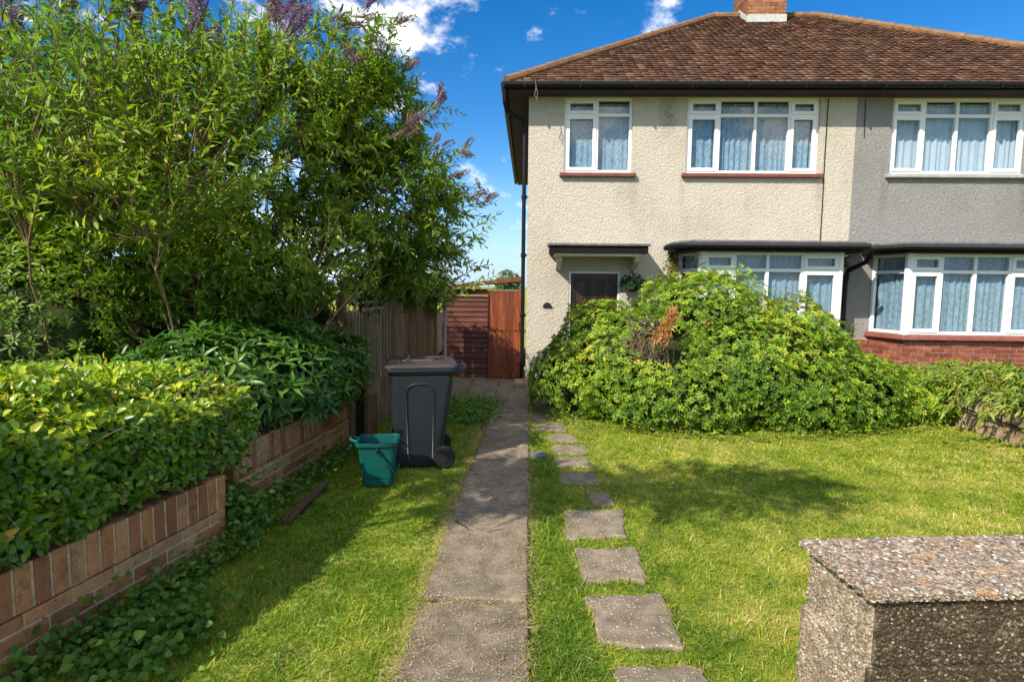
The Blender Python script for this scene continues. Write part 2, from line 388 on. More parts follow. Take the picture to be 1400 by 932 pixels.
def m_pebbles():
    n = NT('exposed_pebbles', .75, .2)
    c = n.ramp(n.rnd(), [(0, (.07, .055, .045)), (.18, (.17, .12, .088)), (.38, (.28, .20, .14)), (.55, (.24, .21, .18)), (.70, (.37, .31, .25)), (.8, (.36, .20, .09)), (.92, (.46, .42, .36)), (1, (.62, .60, .56))])
    c = n.mix(n.math('MULTIPLY', n.g(n.noise(9, 5), .5, .68), .6), c, n.mix(.5, c, (.11, .10, .11)))
    c = n.mix(n.math('MULTIPLY', n.g(n.noise(13, 4), .60, .66), .6), c, n.mix(.5, c, (.55, .26, .07)))
    n.col(c); n.bump(n.noise(160, 3), .3, .003); return n.m
M['pebble'] = m_pebbles()
def m_peb2(name, stops, dark, amt):
    n = NT(name, .85, .12); c = n.ramp(n.rnd(), stops)
    c = n.mix(n.math('MULTIPLY', n.g(n.noise(11, 6, .7), .40, .62), amt), c, dark)
    n.col(c); return n.m
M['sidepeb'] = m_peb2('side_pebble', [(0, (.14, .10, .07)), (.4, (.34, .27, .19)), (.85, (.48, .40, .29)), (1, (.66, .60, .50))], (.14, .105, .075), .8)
M['frontpeb'] = m_peb2('dark_pebble', [(0, (.035, .026, .017)), (.78, (.10, .074, .048)), (.94, (.20, .155, .10)), (1, (.50, .43, .32))], (.042, .030, .019), .7)  # front pebbles mostly dark, with a few pale ones
def m_tanstone():
    n = NT('tan_rendered_retaining_wall', .95, .1)
    c = n.ramp(n.noise(3.5, 6, .65), [(.3, (.24, .165, .11)), (.5, (.46, .34, .23)), (.7, (.60, .48, .35))])
    c = n.mix(n.math('MULTIPLY', n.g(n.noise(8, 6, .7, n.scale(n.co, (1, 1, .25))), .52, .66), .75), c, (.07, .05, .035))
    n.col(c); n.bump(n.noise(25, 5, .6), .8, .02); return n.m
M['tan'] = m_tanstone()

def m_soil():
    n = NT('lawn_soil', .97, .05)
    c = n.ramp(n.noise(5, 6, .6), [(.3, (.14, .17, .025)), (.5, (.26, .28, .04)), (.7, (.42, .36, .12))])
    c = n.mix(n.g(n.noise(1.1, 4), .5, .7), c, (.40, .33, .12))
    n.col(c); n.bump(n.noise(60, 4), .6, .02); return n.m
M['soil'] = m_soil()
M['earth'] = plain('dark_garden_earth', (.06, .045, .028), .97, .05, .5, 6, .6, 30)
GR = [(0, (.11, .215, .013)), (.3, (.19, .315, .018)), (.55, (.315, .41, .030)), (.78, (.50, .51, .06)), (.92, (.64, .57, .16)), (1, (.72, .61, .30))]
M['grass'] = leafmat('lawn_grass', GR, .38, .5, .35, (1.15, 1.2, .55))
M['buddleia'] = leafmat('buddleia_leaf', [(0, (.09, .19, .024)), (.4, (.20, .34, .036)), (.75, (.34, .47, .044)), (1, (.54, .57, .06))], .48, .4, .45)
M['hedge'] = leafmat('privet_leaf', [(0, (.05, .14, .018)), (.4, (.14, .28, .024)), (.75, (.34, .48, .03)), (.96, (.60, .63, .04)), (1, (.62, .40, .08))], .34, .3, .55)
M['laurel'] = leafmat('dark_shrub_leaf', [(0, (.04, .12, .018)), (.6, (.10, .23, .028)), (1, (.22, .36, .034))], .3, .35, .5)
M['shrub'] = leafmat('whorled_shrub_leaf', [(0, (.09, .18, .018)), (.4, (.19, .32, .026)), (.75, (.36, .48, .034)), (.95, (.56, .60, .04)), (1, (.50, .38, .08))], .32, .48, .28)
M['creeper'] = leafmat('trailing_plant_leaf', [(0, (.11, .19, .022)), (.5, (.24, .34, .032)), (.85, (.42, .46, .05)), (1, (.50, .25, .07))], .35, .4, .45)
M['fern'] = leafmat('dark_fern', [(0, (.012, .035, .012)), (1, (.03, .075, .022))], .2, .5, .3)
M['weed'] = leafmat('weed_leaf', [(0, (.06, .16, .022)), (.6, (.14, .28, .032)), (1, (.28, .42, .045))], .35, .45, .4)
M['moss'] = leafmat('yellow_green_moss', [(0, (.10, .10, .018)), (1, (.20, .20, .03))], .2, .8, .1)
M['dead'] = leafmat('dead_orange_leaf', [(0, (.42, .19, .06)), (.5, (.62, .33, .11)), (1, (.74, .48, .22))], .3, .7, .15, (1.1, .9, .5))
M['purple'] = leafmat('purple_floret', [(0, (.20, .115, .26)), (.5, (.34, .23, .40)), (1, (.50, .38, .52))], .3, .7, .2, (1.1, .9, 1.1))
M['faded'] = leafmat('faded_floret', [(0, (.20, .12, .12)), (.5, (.34, .22, .22)), (1, (.42, .33, .22))], .3, .8, .15, (1.1, .9, .9))
M['far'] = leafmat('background_leaf', [(0, (.045, .10, .018)), (.6, (.12, .21, .028)), (1, (.26, .34, .04))], .35, .45, .4)
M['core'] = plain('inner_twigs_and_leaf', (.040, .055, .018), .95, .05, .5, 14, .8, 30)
M['bin'] = plain('dark_grey_bin_plastic', (.016, .020, .027), .45, .45, .25, 5, .15, 200)
M['lid'] = plain('maroon_bin_lid_plastic', (.058, .042, .043), .5, .5, .3, 6, .15, 200)
M['rubber'] = plain('black_wheel_rubber', (.014, .014, .014), .7, .3, .3)
M['teal'] = plain('teal_caddy_plastic', (.003, .088, .078), .38, .45, .2, 8, .1, 150)
M['tealdark'] = plain('dark_teal_handle', (.004, .075, .068), .45, .4, .2)
M['pvcpipe'] = plain('pale_grey_metal', (.45, .45, .43), .5, .4, .3)
M['plaque'] = plain('black_plaque', (.015, .015, .015), .4, .5, .3)
M['shedroof'] = plain('red_brown_shed_roof', (.19, .085, .055), .9, .1, .4, 5, .4)

# ------------------------------------------------------------------ ground, path, stepping stones
def sheet(name, mat, pts, z, kind='structure'):
    b = MB(); b.add([(x, y, z) for x, y in pts], [tuple(range(len(pts)))])
    return tag(b.build(name, mat), kind=kind)
sheet('ground', M['soil'], [(-900, -900), (900, -900), (900, 900), (-900, 900)], -.012)
def slab(b, poly, z0, z1, jit=.008, r=None):
    """irregular worn slab: poly densified and jittered, with a rounded shoulder"""
    q = []
    for i in range(len(poly)):
        a, c = Vector(poly[i]), Vector(poly[(i+1) % len(poly)]); n = max(2, int((c-a).length/.06))
        for k in range(n):
            p = a.lerp(c, k/n); q.append(Vector((p.x+random.uniform(-jit, jit), p.y+random.uniform(-jit, jit))))
    n = len(q); cen = sum(q, Vector((0, 0)))/n
    inn = [p+(cen-p).normalized()*.012 for p in q]
    b.add([(p.x, p.y, z0) for p in q]+[(p.x, p.y, z1-.010) for p in q]+[(p.x, p.y, z1+random.uniform(-.002, .002)) for p in inn],
          [(i, (i+1) % n, n+(i+1) % n, n+i) for i in range(n)]+[(n+i, n+(i+1) % n, 2*n+(i+1) % n, 2*n+i) for i in range(n)]+[tuple(range(2*n, 3*n))], r)
pb = MB()
PXR = [(.0, -1), (.0, 2.0), (.018, 2.97), (.02, 4.0), (.02, 5.1), (.015, 6), (.01, 7.9), (0, 9.4)]
ys = [.2, 1.05, 2.0, 2.965, 4.03, 5.07, 5.98, 6.9, 7.87, 8.8, 9.45]
def pl(y): return -.545 + (.0 if y < 4 else .022*(y-4))
for i in range(len(ys)-1):
    a, c = ys[i]+.011, ys[i+1]-.011
    x0, x1 = pl(a)+random.uniform(-.02, .02), pl(c)+random.uniform(-.02, .02)
    s0, s1 = random.uniform(-.02, .02), random.uniform(-.02, .02)
    slab(pb, [(x0, a+s0), (.015, a), (.018, c), (x1, c+s1)], -.05, .022+random.uniform(-.004, .006), .006)
tag(pb.build('path', M['path']), kind='structure')
STONES = [((.41,2.10),(.80,2.12),(.80,2.50),(.39,2.475)), ((.36,2.633),(.742,2.633),(.76,3.09),(.356,3.057)), ((.328,3.231),(.724,3.25),(.721,3.654),(.307,3.632)),
          ((.279,3.783),(.681,3.839),(.728,4.292),(.31,4.269)), ((.53,4.40),(.672,4.40),(.69,4.70),(.50,4.70)), ((.288,4.888),(.636,4.908),(.659,5.205),(.303,5.184)),
          ((.29,5.36),(.622,5.36),(.61,5.64),(.28,5.62)), ((.288,5.80),(.637,5.80),(.60,6.12),(.27,6.10)), ((.249,6.26),(.559,6.26),(.55,6.56),(.25,6.54)), ((.09,6.72),(.45,6.72),(.44,7.1),(.09,7.1))]
sl_ = ['stepping stone nearest the camera, cut by the bottom of the picture', 'large pebbly stepping stone second from the bottom of the picture', 'sunlit stepping stone third from the bottom, with a shadow on its corner',
       'stepping stone in dappled shade, fourth from the bottom', 'smallest broken stepping stone in the row', 'shaded stepping stone just beyond the small broken one',
       'narrow shaded stepping stone, second beyond the small broken one', 'narrow shaded stepping stone beside the round drain lid', 'mossy stepping stone close to the big shrub', 'farthest stepping stone, beside the shrub and the house corner']
for q, lb in zip(STONES, sl_):
    b = MB(); slab(b, [(x+random.uniform(-.018, .018), y+random.uniform(-.02, .02)) for x, y in q], -.05, .016, .014)
    tag(b.build('stepping_stone', M['stone']), lb, 'stepping stone', 'stepping stones across the lawn')
b = MB(); b.tube([(.12, 5.72, -.03), (.12, 5.72, .024), (.12, 5.72, .03)], [.085, .085, .075], 18)
tag(b.build('drain_lid', M['lead']), 'small round grey lid set in the grass right of the path', 'drain lid')
# worn paving by the house corner and in front of the gate
pv = MB()
for (x, y, w, d) in ((.06, 7.3, .30, .38), (.08, 7.78, .42, .40), (.05, 8.25, .5, .45), (.04, 8.8, .52, .5), (.06, 9.4, .5, .5)):
    slab(pv, [(x, y), (x+w, y), (x+w, y+d), (x, y+d)], -.05, .012, .012)
for iy in range(4):
    for ix in range(3):
        x, y = -1.45+ix*.48, 8.62+iy*.45
        slab(pv, [(x, y), (x+.46, y), (x+.46, y+.43), (x, y+.43)], -.05, .006+random.uniform(0, .012), .012)
for ix in range(2):
    slab(pv, [(-.47+ix*.27, 9.48), (-.22+ix*.27, 9.48), (-.22+ix*.27, 10.4), (-.47+ix*.27, 10.4)], -.05, .015+.01*ix, .01)
tag(pv.build('paving', M['path']), kind='structure')
for i, (x, y, z, lb) in enumerate(((-.13, 9.62, .02, 'loose pale brick lying on the path by the house corner'), (-.12, 9.95, .02, 'loose brick behind another at the foot of the drainpipe'))):
    b = MB(); b.obox((x, y, z+.04), (.105, .012, 0), (-.006, .05, 0), (0, 0, .036)); tag(b.build('loose_brick', M['tan'], bevel=.008), lb, 'brick', 'loose bricks by the drainpipe')

# ------------------------------------------------------------------ brickwork
def bricks(b, mort, o, U, N, length, z0, z1, bl=.215, bh=.065, j=.010, depth=.1, proud=.004, soldier=0, header=None):
    """brick face from o along U; N outward. b gets bricks, mort one recessed core"""
    o, U, N = Vector(o), Vector(U).normalized(), Vector(N).normalized(); Zv = Vector((0, 0, 1))
    z = z0; row = 0
    while z < z1-.02:
        h = min(bh, z1-z)
        u = -(bl/2) if row % 2 else 0.0
        if header and row % header == header-1: L = bl/2-j/2
        else: L = bl
        while u < length-.005:
            a, c = max(u, 0), min(u+L, length)
            if c-a > .02:
                b.obox(o+U*((a+c)/2)+Zv*(z+h/2)+N*(-depth/2+random.uniform(-.0025, .0025)+proud), U*((c-a)/2), N*(depth/2), Zv*(h/2))
            u += L+j
        z += h+j; row += 1
    mort.obox(o+U*(length/2)+Zv*((z0+z1)/2)+N*(-depth/2-.001), U*(length/2-.003), N*(depth/2-.002), Zv*((z1-z0)/2-.002))

# garden wall, two runs
gw = empty('brick_wall', (-2.1, 3.5, 0), 'low weathered red brick retaining wall with upright coping bricks under the hedge', 'brick wall')
def wall_run(p0, p1, top, thick=.21):
    p0, p1 = Vector((*p0, 0)), Vector((*p1, 0)); U = (p1-p0).normalized(); N = Vector((U.y, -U.x, 0)); ln = (p1-p0).length
    b = MB(); mo = MB(); so_ = MB()
    bricks(b, mo, p0, U, N, ln, -.06, top-.225, depth=.10, bl=.215, bh=.068, j=.011)
    u = 0
    while u < ln-.03:
        w = .066+random.uniform(-.003, .003)
        so_.obox(p0+U*(u+w/2)+Vector((0, 0, top-.1075+random.uniform(-.004, .004)))-N*(thick/2-.003+random.uniform(-.003, .003)), U*(w/2), N*(thick/2), Vector((0, 0, .1075)))
        u += w+.017
    mo.obox(p0+U*(ln/2)+Vector((0, 0, top-.112))-N*(thick/2+.001), U*(ln/2-.005), N*(thick/2-.006), Vector((0, 0, .105)))
    mo.obox(p0+U*(ln/2)+Vector((0, 0, (top-.23)/2))-N*(thick/2+.06), U*(ln/2-.008), N*(thick/2-.062), Vector((0, 0, (top-.23)/2)))
    return b, so_, mo
B_, S_, Mo_ = MB(), MB(), MB()
for args in (((-2.52, .8), (-2.235, 2.27), .462), ((-2.235, 2.27), (-1.965, 3.62), .462), ((-2.115, 4.02), (-1.905, 6.05), .505)):
    b, s, mo = wall_run(*args)
    for A, C in ((B_, b), (S_, s), (Mo_, mo)):
        n0 = len(A.v); A.v += C.v; A.r += C.r; A.f += [tuple(i+n0 for i in q) for q in C.f]
# short return and pier joining the two runs
bricks(B_, Mo_, (-1.965, 3.62, 0), (-.98, .2, 0), (.2, .98, 0), .26, -.06, .45, depth=.05)
B_.build('wall', M['wallbrick'], gw, bevel=.005); S_.build('coping', M['wallbrick'], gw, bevel=.006); Mo_.build('mortar', M['mortar'], gw)

# neighbour's raised bed behind the wall
b = MB(); b.prism([(-40, .3), (-2.62, .3), (-2.42, 2.2), (-2.15, 3.62), (-2.33, 4.02), (-2.12, 6.05), (-2.05, 6.3), (-1.85, 11), (-1.85, 30), (-40, 30)], -.3, .30)
tag(b.build('garden_bed', M['earth']), kind='structure')

# ------------------------------------------------------------------ the pair of houses
D = 10.24; XC = 5.47
def facade(b, x0, x1, z0, z1, ops, y=D, rev=.11):
    xs_ = sorted({x0, x1, *[q for o in ops for q in o[:2]]}); zs_ = sorted({z0, z1, *[q for o in ops for q in o[2:4]]})
    for i in range(len(xs_)-1):
        for k in range(len(zs_)-1):
            cx, cz = (xs_[i]+xs_[i+1])/2, (zs_[k]+zs_[k+1])/2
            if any(o[0] < cx < o[1] and o[2] < cz < o[3] for o in ops): continue
            b.add([(xs_[i], y, zs_[k]), (xs_[i+1], y, zs_[k]), (xs_[i+1], y, zs_[k+1]), (xs_[i], y, zs_[k+1])], [(0, 1, 2, 3)])
    for (a, c, d, e) in [o[:4] for o in ops]:
        b.add([(a, y, d), (c, y, d), (c, y, e), (a, y, e), (a, y+rev, d), (c, y+rev, d), (c, y+rev, e), (a, y+rev, e)], [(0, 4, 5, 1), (1, 5, 6, 2), (2, 6, 7, 3), (3, 7, 4, 0)])
class Win:
    """window frame in a plane: p origin at lower left (seen from outside), U along, N outward"""
    def __init__(s, p, U, N): s.p = Vector(p); s.U = Vector(U).normalized(); s.N = Vector(N).normalized(); s.fr = MB(); s.gl = MB()
    def bar(s, u0, u1, z0, z1, d0, d1):
        s.fr.obox(s.p+s.U*((u0+u1)/2)+Vector((0, 0, (z0+z1)/2))+s.N*((d0+d1)/2), s.U*((u1-u0)/2), s.N*((d1-d0)/2), Vector((0, 0, (z1-z0)/2)))
    def pane(s, u0, u1, z0, z1, d):
        q = [s.p+s.U*u+Vector((0, 0, z))+s.N*d for u, z in ((u0, z0), (u1, z0), (u1, z1), (u0, z1))]
        s.gl.add(q, [(0, 1, 2, 3)])
    def grid(s, w, h, mull, tz, opens=(), fw=.052):
        s.bar(0, w, 0, fw, -.06, 0); s.bar(0, w, h-fw, h, -.06, 0); s.bar(0, fw, fw, h-fw, -.06, 0); s.bar(w-fw, w, fw, h-fw, -.06, 0)
        cells = [0]+list(mull)+[w]
        for mu in mull: s.bar(mu-fw/2, mu+fw/2, fw, h-fw, -.06, 0)
        for i in range(len(cells)-1):
            a = cells[i]+(fw if i == 0 else fw/2); c = cells[i+1]-(fw if i == len(cells)-2 else fw/2)
            s.bar(a, c, tz-fw/2, tz+fw/2, -.06, -.001)
            for (d, e) in ((fw, tz-fw/2), (tz+fw/2, h-fw)):
                s.pane(a-.005, c+.005, d-.005, e+.005, -.035)
                if i in opens:                       # opening casement: a second, prouder ring
                    t = .045; g = .012
                    s.bar(a-g, c+g, d-g, d+t, -.03, .016); s.bar(a-g, c+g, e-t, e+g, -.03, .016)
                    s.bar(a-g, a+t, d+t, e-t, -.03, .016); s.bar(c-t, c+g, d+t, e-t, -.03, .016)
    def curtain(s, cu, u0, u1, z0, z1, seed, amp=.032, d=-.12):
        n = int((u1-u0)/.012); rs = np.random.default_rng(seed)
        us = np.linspace(u0, u1, n); ph = rs.uniform(0, 6, 6); fq = rs.uniform(30, 75, 6); wt_ = rs.uniform(.4, 1, 6)
        w = sum(wt_[k]*np.sin(fq[k]*us+ph[k]+1.2*np.sin(us*3+k)) for k in range(6))/3.0
        vs = []
        for t in (0, .33, .66, 1):
            for i in range(n): vs.append(s.p+s.U*us[i]+Vector((0, 0, z0+(z1-z0)*t))+s.N*(d+amp*float(w[i])*(1.0-.25*t)))
        cu.add(vs, [(r*n+i, r*n+i+1, (r+1)*n+i+1, (r+1)*n+i) for r in range(3) for i in range(n-1)], .5)
def flat_window(house, x0, x1, z0, z1, mull, tz, opens, silmat, netmat, seed, silx=.07):
    w = Win((x0, D+.045, z0), (1, 0, 0), (0, -1, 0)); w.grid(x1-x0, z1-z0, [q-x0 for q in mull], tz-z0, opens)
    fr = w.fr.build('window', M['upvc'], house, bevel=.004)
    w.gl.build('pane', M['glass'], fr)
    cu = MB(); w.curtain(cu, .0, x1-x0, .01, z1-z0-.01, seed); cu.build('net_curtain', netmat, fr, smooth=True)
    s = MB(); s.box((x0-silx, D-.085, z0-.075), (x1+silx, D+.04, z0-.012)); s.build('sill', silmat, fr, bevel=.01)
    return fr
def bay(house, pts, z0, z1, mulls, tz, opens, silmat, netmat, seed, roofpts, gut):
    fr = MB(); gl = MB(); cu = MB()
    for i in range(3):
        a, c = Vector((*pts[i], z0)), Vector((*pts[i+1], z0)); U = (c-a).normalized(); N = Vector((U.y, -U.x, 0)); L = (c-a).length
        w = Win(a, U, N); w.grid(L, z1-z0, mulls[i], tz-z0, opens[i])
        w.curtain(cu, .02, L-.02, .01, z1-z0-.02, seed+i)
        for A, C in ((fr, w.fr), (gl, w.gl)):
            n0 = len(A.v); A.v += C.v; A.r += C.r; A.f += [tuple(q+n0 for q in t) for t in C.f]
    for p in pts[1:3]: fr.tube([(p[0], p[1]+.03, z0), (p[0], p[1]+.03, z1)], .062, 8)
    f = fr.build('bay_window', M['upvc'], house, bevel=.004)
    gl.build('pane', M['glass'], f); cu.build('net_curtain', netmat, f, smooth=True)
    e = .07
    cx = (pts[1][0]+pts[2][0])/2
    def out(k): return [(p[0]+math.copysign(k, p[0]-cx), p[1]-(k if 0 < i < 3 else 0)) for i, p in enumerate(pts)]
    s = MB(); s.prism(out(e), z0-.085, z0-.006); s.build('sill', silmat, f, bevel=.012)
    rf = MB(); rf.prism(roofpts, z1+.12, z1+.165); rf.build('flat_roof', M['lead'], f, bevel=.01)
    fa = MB(); k = .035
    inn = [(p[0]-math.copysign(k, p[0]-cx), p[1]+(k if 0 < i < len(roofpts)-1 else 0)) for i, p in enumerate(roofpts)]
    fa.prism(inn, z1+.004, z1+.119)
    fa.build('roof_fascia', M['fascia'], f, bevel=.006)
    gu = MB(); gu.tube([(p[0], p[1], z1+.085) for p in gut], .045, 8); gu.build('gutter', M['black'], f, smooth=True)
    return f, out

ROOFX = -.41; EY = 9.85; EZ = 5.0; RY = 14.4; RZ = 8.0; RX = 4.25
def tiles(b, o, U, S, Ulen, Slen, inside, gauge=.145, width=.135):
    """cambered interlocking tiles in straight columns up the slope, each one a little out of true"""
    o, U, S = Vector(o), Vector(U).normalized(), Vector(S).normalized(); N = U.cross(S).normalized()
    if N.z < 0: N = -N
    nc = round(Ulen/width); width = Ulen/nc
    for r in range(int(Slen/gauge)+1):
        for k in range(nc):
            u = (k+.5)*width; s = r*gauge
            if not inside(u, s+gauge/2): continue
            j = random.uniform(-.008, .008); lift = .028+random.uniform(-.005, .009); th = .014; L = gauge*1.22
            c = o+U*(u+random.uniform(-.004, .004))+S*(s+j); tw = random.uniform(-.005, .005)
            prof = ((-.5, -.005-tw), (-.28, .003), (0, .006), (.28, .003), (.5, -.005+tw))
            v = []
            for (sx, ll) in ((0, lift), (L, .006)):
                for (q, h) in prof: v.append(c+U*(q*width)+S*sx+N*(ll+h))
            v += [x-N*th for x in v[:5]]
            b.add(v, [(i, i+1, i+6, i+5) for i in range(4)]+[(10+i, 11+i, i+1, i) for i in range(4)])
def hipcaps(b, p, q, rad=.075, step=.33):
    p, q = Vector(p), Vector(q); d = (q-p); n = int(d.length/step); d /= n
    for i in range(n):
        a = p+d*i+Vector((0, 0, .012)); c = a+d*1.04
        b.tube([a, c], [rad*1.08, rad*.92], 9)
def half_roof(house, sgn):
    X = lambda x: x if sgn > 0 else 2*XC-x
    b = MB(); hyp = math.hypot(RY-EY, RZ-EZ); S = Vector((0, RY-EY, RZ-EZ)).normalized()
    L = XC-ROOFX; hx = RX-ROOFX
    Sx = Vector((sgn*hx, 0, RZ-EZ)).normalized(); hyx = math.hypot(hx, RZ-EZ); Bl = 2*(RY-EY)
    ins = lambda u, s: (0 < s < hyp) and (s/hyp*hx+.02 < u < L)
    if sgn > 0: tiles(b, (ROOFX, EY, EZ), (1, 0, 0), S, L, hyp, ins)
    else: tiles(b, (X(ROOFX), EY, EZ), (-1, 0, 0), S, L, hyp, ins)
    tiles(b, (X(ROOFX), EY, EZ), (0, 1, 0), Sx, Bl, hyx, lambda u, s: 0 < s < hyx-.1 and s/hyx*Bl/2+.10 < u < Bl-s/hyx*Bl/2-.10)
    BS = Vector((0, -(RY-EY), RZ-EZ)).normalized()
    tiles(b, (X(ROOFX), 2*RY-EY, EZ), (sgn, 0, 0), BS, L, hyp, ins)
    dz = -.012
    P = [(X(ROOFX), EY, EZ+dz), (XC, EY, EZ+dz), (XC, RY, RZ+dz), (X(RX), RY, RZ+dz), (X(ROOFX), 2*RY-EY, EZ+dz), (XC, 2*RY-EY, EZ+dz)]
    b.add(P, [(0, 1, 2, 3), (0, 3, 4), (3, 2, 5, 4)])
    ro = b.build('roof', M['tile'], house)
    r = MB(); hipcaps(r, (X(ROOFX), EY, EZ+.03), (X(RX), RY, RZ+.03)); hipcaps(r, (X(ROOFX), 2*RY-EY, EZ+.03), (X(RX), RY, RZ+.03)); hipcaps(r, (X(RX), RY, RZ+.03), (XC, RY, RZ+.03))
    r.build('ridge_tiles', M['ridge'], ro, smooth=False)
    g = MB()
    e0, e1 = X(ROOFX-.03), XC
    g.tube([(e0, EY-.045, EZ-.030), (e1, EY-.045, EZ-.030)], .050, 10)
    g.tube([(X(ROOFX-.045), EY-.04, EZ-.030), (X(ROOFX-.045), 2*RY-EY, EZ-.030)], .050, 10)
    for i in range(7):
        xx = X(ROOFX+.3+i*.9); g.box((xx-.012, EY-.108, EZ-.085), (xx+.012, EY+.0, EZ-.028))
    go = g.build('gutter', M['black'], house, smooth=False)
    fa = MB(); ins_ = .02
    fa.box((min(X(ROOFX+ins_), XC), EY+.012, EZ-.100), (max(X(ROOFX+ins_), XC), EY+.035, EZ-.015))
    xa, xb = sorted((X(ROOFX+ins_), X(ROOFX+ins_+.023))); fa.box((xa, EY+.036, EZ-.100), (xb, 2*RY-EY, EZ-.015))
    fa.build('fascia', M['fascia'], house)
    sf = MB(); sf.box((min(X(ROOFX+.045), XC), EY+.036, EZ-.094), (max(X(ROOFX+.045), XC), D-.002, EZ-.080))
    xa, xb = sorted((X(ROOFX+.046), X(-.042))); sf.box((xa, D-.001, EZ-.094), (xb, 2*RY-EY, EZ-.080))
    sf.build('soffit', M['soffit'], house)

H1 = empty('semi_detached_house', (2.7, D, 0), 'cream roughcast half of the pair, with the dark front door and brick chimney', 'house', 'pair of semi-detached houses')
H2 = empty('semi_detached_house', (8.2, D, 0), 'grey roughcast half of the pair, at the right edge, with brick below its bay', 'house', 'pair of semi-detached houses')
b = MB()
Z1 = 4.915
facade(b, -.04, XC, -.1, Z1, [(.57, 1.73, 3.65, 4.908), (2.65, 4.87, 3.65, 4.908), (.70, 1.59, -.02, 1.965), (2.62, 5.2, .95, 2.30)])
b.add([(-.04, D, -.1), (-.04, 18.56, -.1), (-.04, 18.56, Z1), (-.04, D, Z1)], [(0, 1, 2, 3)])
b.add([(-.04, 18.56, -.1), (XC, 18.56, -.1), (XC, 18.56, Z1), (-.04, 18.56, Z1)], [(0, 1, 2, 3)])
b.build('wall', M['cream'], H1)
b = MB()
facade(b, XC, 10.98, -.1, Z1, [(6.07, 8.28, 3.66, 4.908), (5.95, 8.5, .92, 2.30), (9.35, 10.24, -.02, 1.965), (9.2, 10.36, 3.65, 4.908)])
b.add([(10.98, D, -.1), (10.98, 18.56, -.1), (10.98, 18.56, Z1), (10.98, D, Z1)], [(0, 1, 2, 3)])
b.add([(XC, 18.56, -.1), (10.98, 18.56, -.1), (10.98, 18.56, Z1), (XC, 18.56, Z1)], [(0, 1, 2, 3)])
b.build('wall', M['grey'], H2)
b = MB(); b.box((XC-.06, D+.02, 0), (XC+.06, 18.5, Z1)); b.build('party_wall', M['room'], H1)
for Hs, xa, xb in ((H1, .0, XC-.07), (H2, XC+.07, 10.94)):
    b = MB(); b.box((xa, D+.12, 2.55), (xb, 18.5, 2.7)); b.box((xa, D+.12, 4.84), (xb, 18.5, 4.9)); b.box((xa, 13.2, -.1), (xb, 13.3, 2.54)); b.box((xa, 13.2, 2.71), (xb, 13.3, 4.83)); b.build('rooms', M['room'], Hs)
half_roof(H1, 1); half_roof(H2, -1)
flat_window(H1, .57, 1.73, 3.65, 4.905, [1.13], 4.62, (0,), M['redsill'], M['net'], 11)
flat_window(H1, 2.65, 4.87, 3.65, 4.905, [3.2, 3.81, 4.385], 4.62, (0, 3), M['redsill'], M['net'], 21)
flat_window(H2, 6.07, 8.28, 3.66, 4.905, [6.62, 7.165, 7.74], 4.62, (0, 3), M['stonesill'], M['net2'], 31)
flat_window(H2, 9.2, 10.36, 3.65, 4.905, [9.78], 4.62, (0,), M['stonesill'], M['net2'], 41)
# bays
f1, out1 = bay(H1, [(2.58, D-.01), (2.80, 9.55), (5.00, 9.55), (5.22, D-.01)], .99, 2.285, ([], [.52, 1.045, 1.605], []), 1.995, ((), (0, 3), ()), M['redsill2'], M['net'], 51,
     [(2.36, D-.003), (2.36, 9.62), (2.56, 9.28), (5.24, 9.28), (5.44, 9.62), (5.44, D-.003)], [(2.33, 10.1), (2.33, 9.62), (2.53, 9.24), (5.27, 9.24)])
f2, out2 = bay(H2, [(5.90, D-.01), (6.10, 9.55), (8.30, 9.55), (8.50, D-.01)], .985, 2.285, ([], [.505, 1.03, 1.575], []), 1.995, ((), (0, 3), ()), M['redsill2'], M['net'], 61,
     [(5.66, D-.003), (5.66, 9.66), (5.90, 9.28), (8.5, 9.28), (8.74, 9.62), (8.74, D-.003)], [(5.60, 9.78), (5.86, 9.24), (8.5, 9.24)])
for Hs, f, pts in ((H1, f1, [(2.58, D), (2.80, 9.57), (5.00, 9.57), (5.22, D)]), (H2, f2, [(5.90, D), (6.10, 9.57), (8.30, 9.57), (8.50, D)])):
    b, mo = MB(), MB()
    for i in range(3):
        a, c = Vector((*pts[i], 0)), Vector((*pts[i+1], 0)); U = (c-a).normalized()
        bricks(b, mo, a, U, (U.y, -U.x, 0), (c-a).length, -.05, .90, depth=.09)
    w = b.build('base_wall', M['baybrick'], f); mo.build('mortar', M['mortar_pale'], f)
# bricks at the foot of the grey front between the bays
b, mo = MB(), MB(); bricks(b, mo, (5.30, D-.012, 0), (1, 0, 0), (0, -1, 0), .60, -.05, .86, depth=.02)
b.build('plinth_bricks', M['baybrick'], H2); mo.build('plinth_mortar', M['mortar_pale'], H2)
b = MB(); b.box((5.53, D-.10, .62), (5.62, D-.014, .73)); b.build('meter_box', M['stonesill'], H2, bevel=.006)
# hopper, diagonal pipe and downpipe between the bays
b = MB()
b.tube([(5.62, 9.78, 2.30), (5.58, 9.86, 2.16), (5.42, 10.10, 2.02), (5.40, 10.13, 1.90), (5.40, 10.13, .2)], .042, 10)
for z in (1.86, 1.1): b.tube([(5.40, 10.13, z), (5.40, 10.13, z+.09)], .055, 10)
b.build('downpipe', M['black'], H2, smooth=True)
b = MB(); b.obox((5.43, 10.02, 2.19), (.10, -.03, .05), (.02, .12, 0), (-.03, 0, .075)); b.build('bracket_block', M['lead'], H2, bevel=.01)
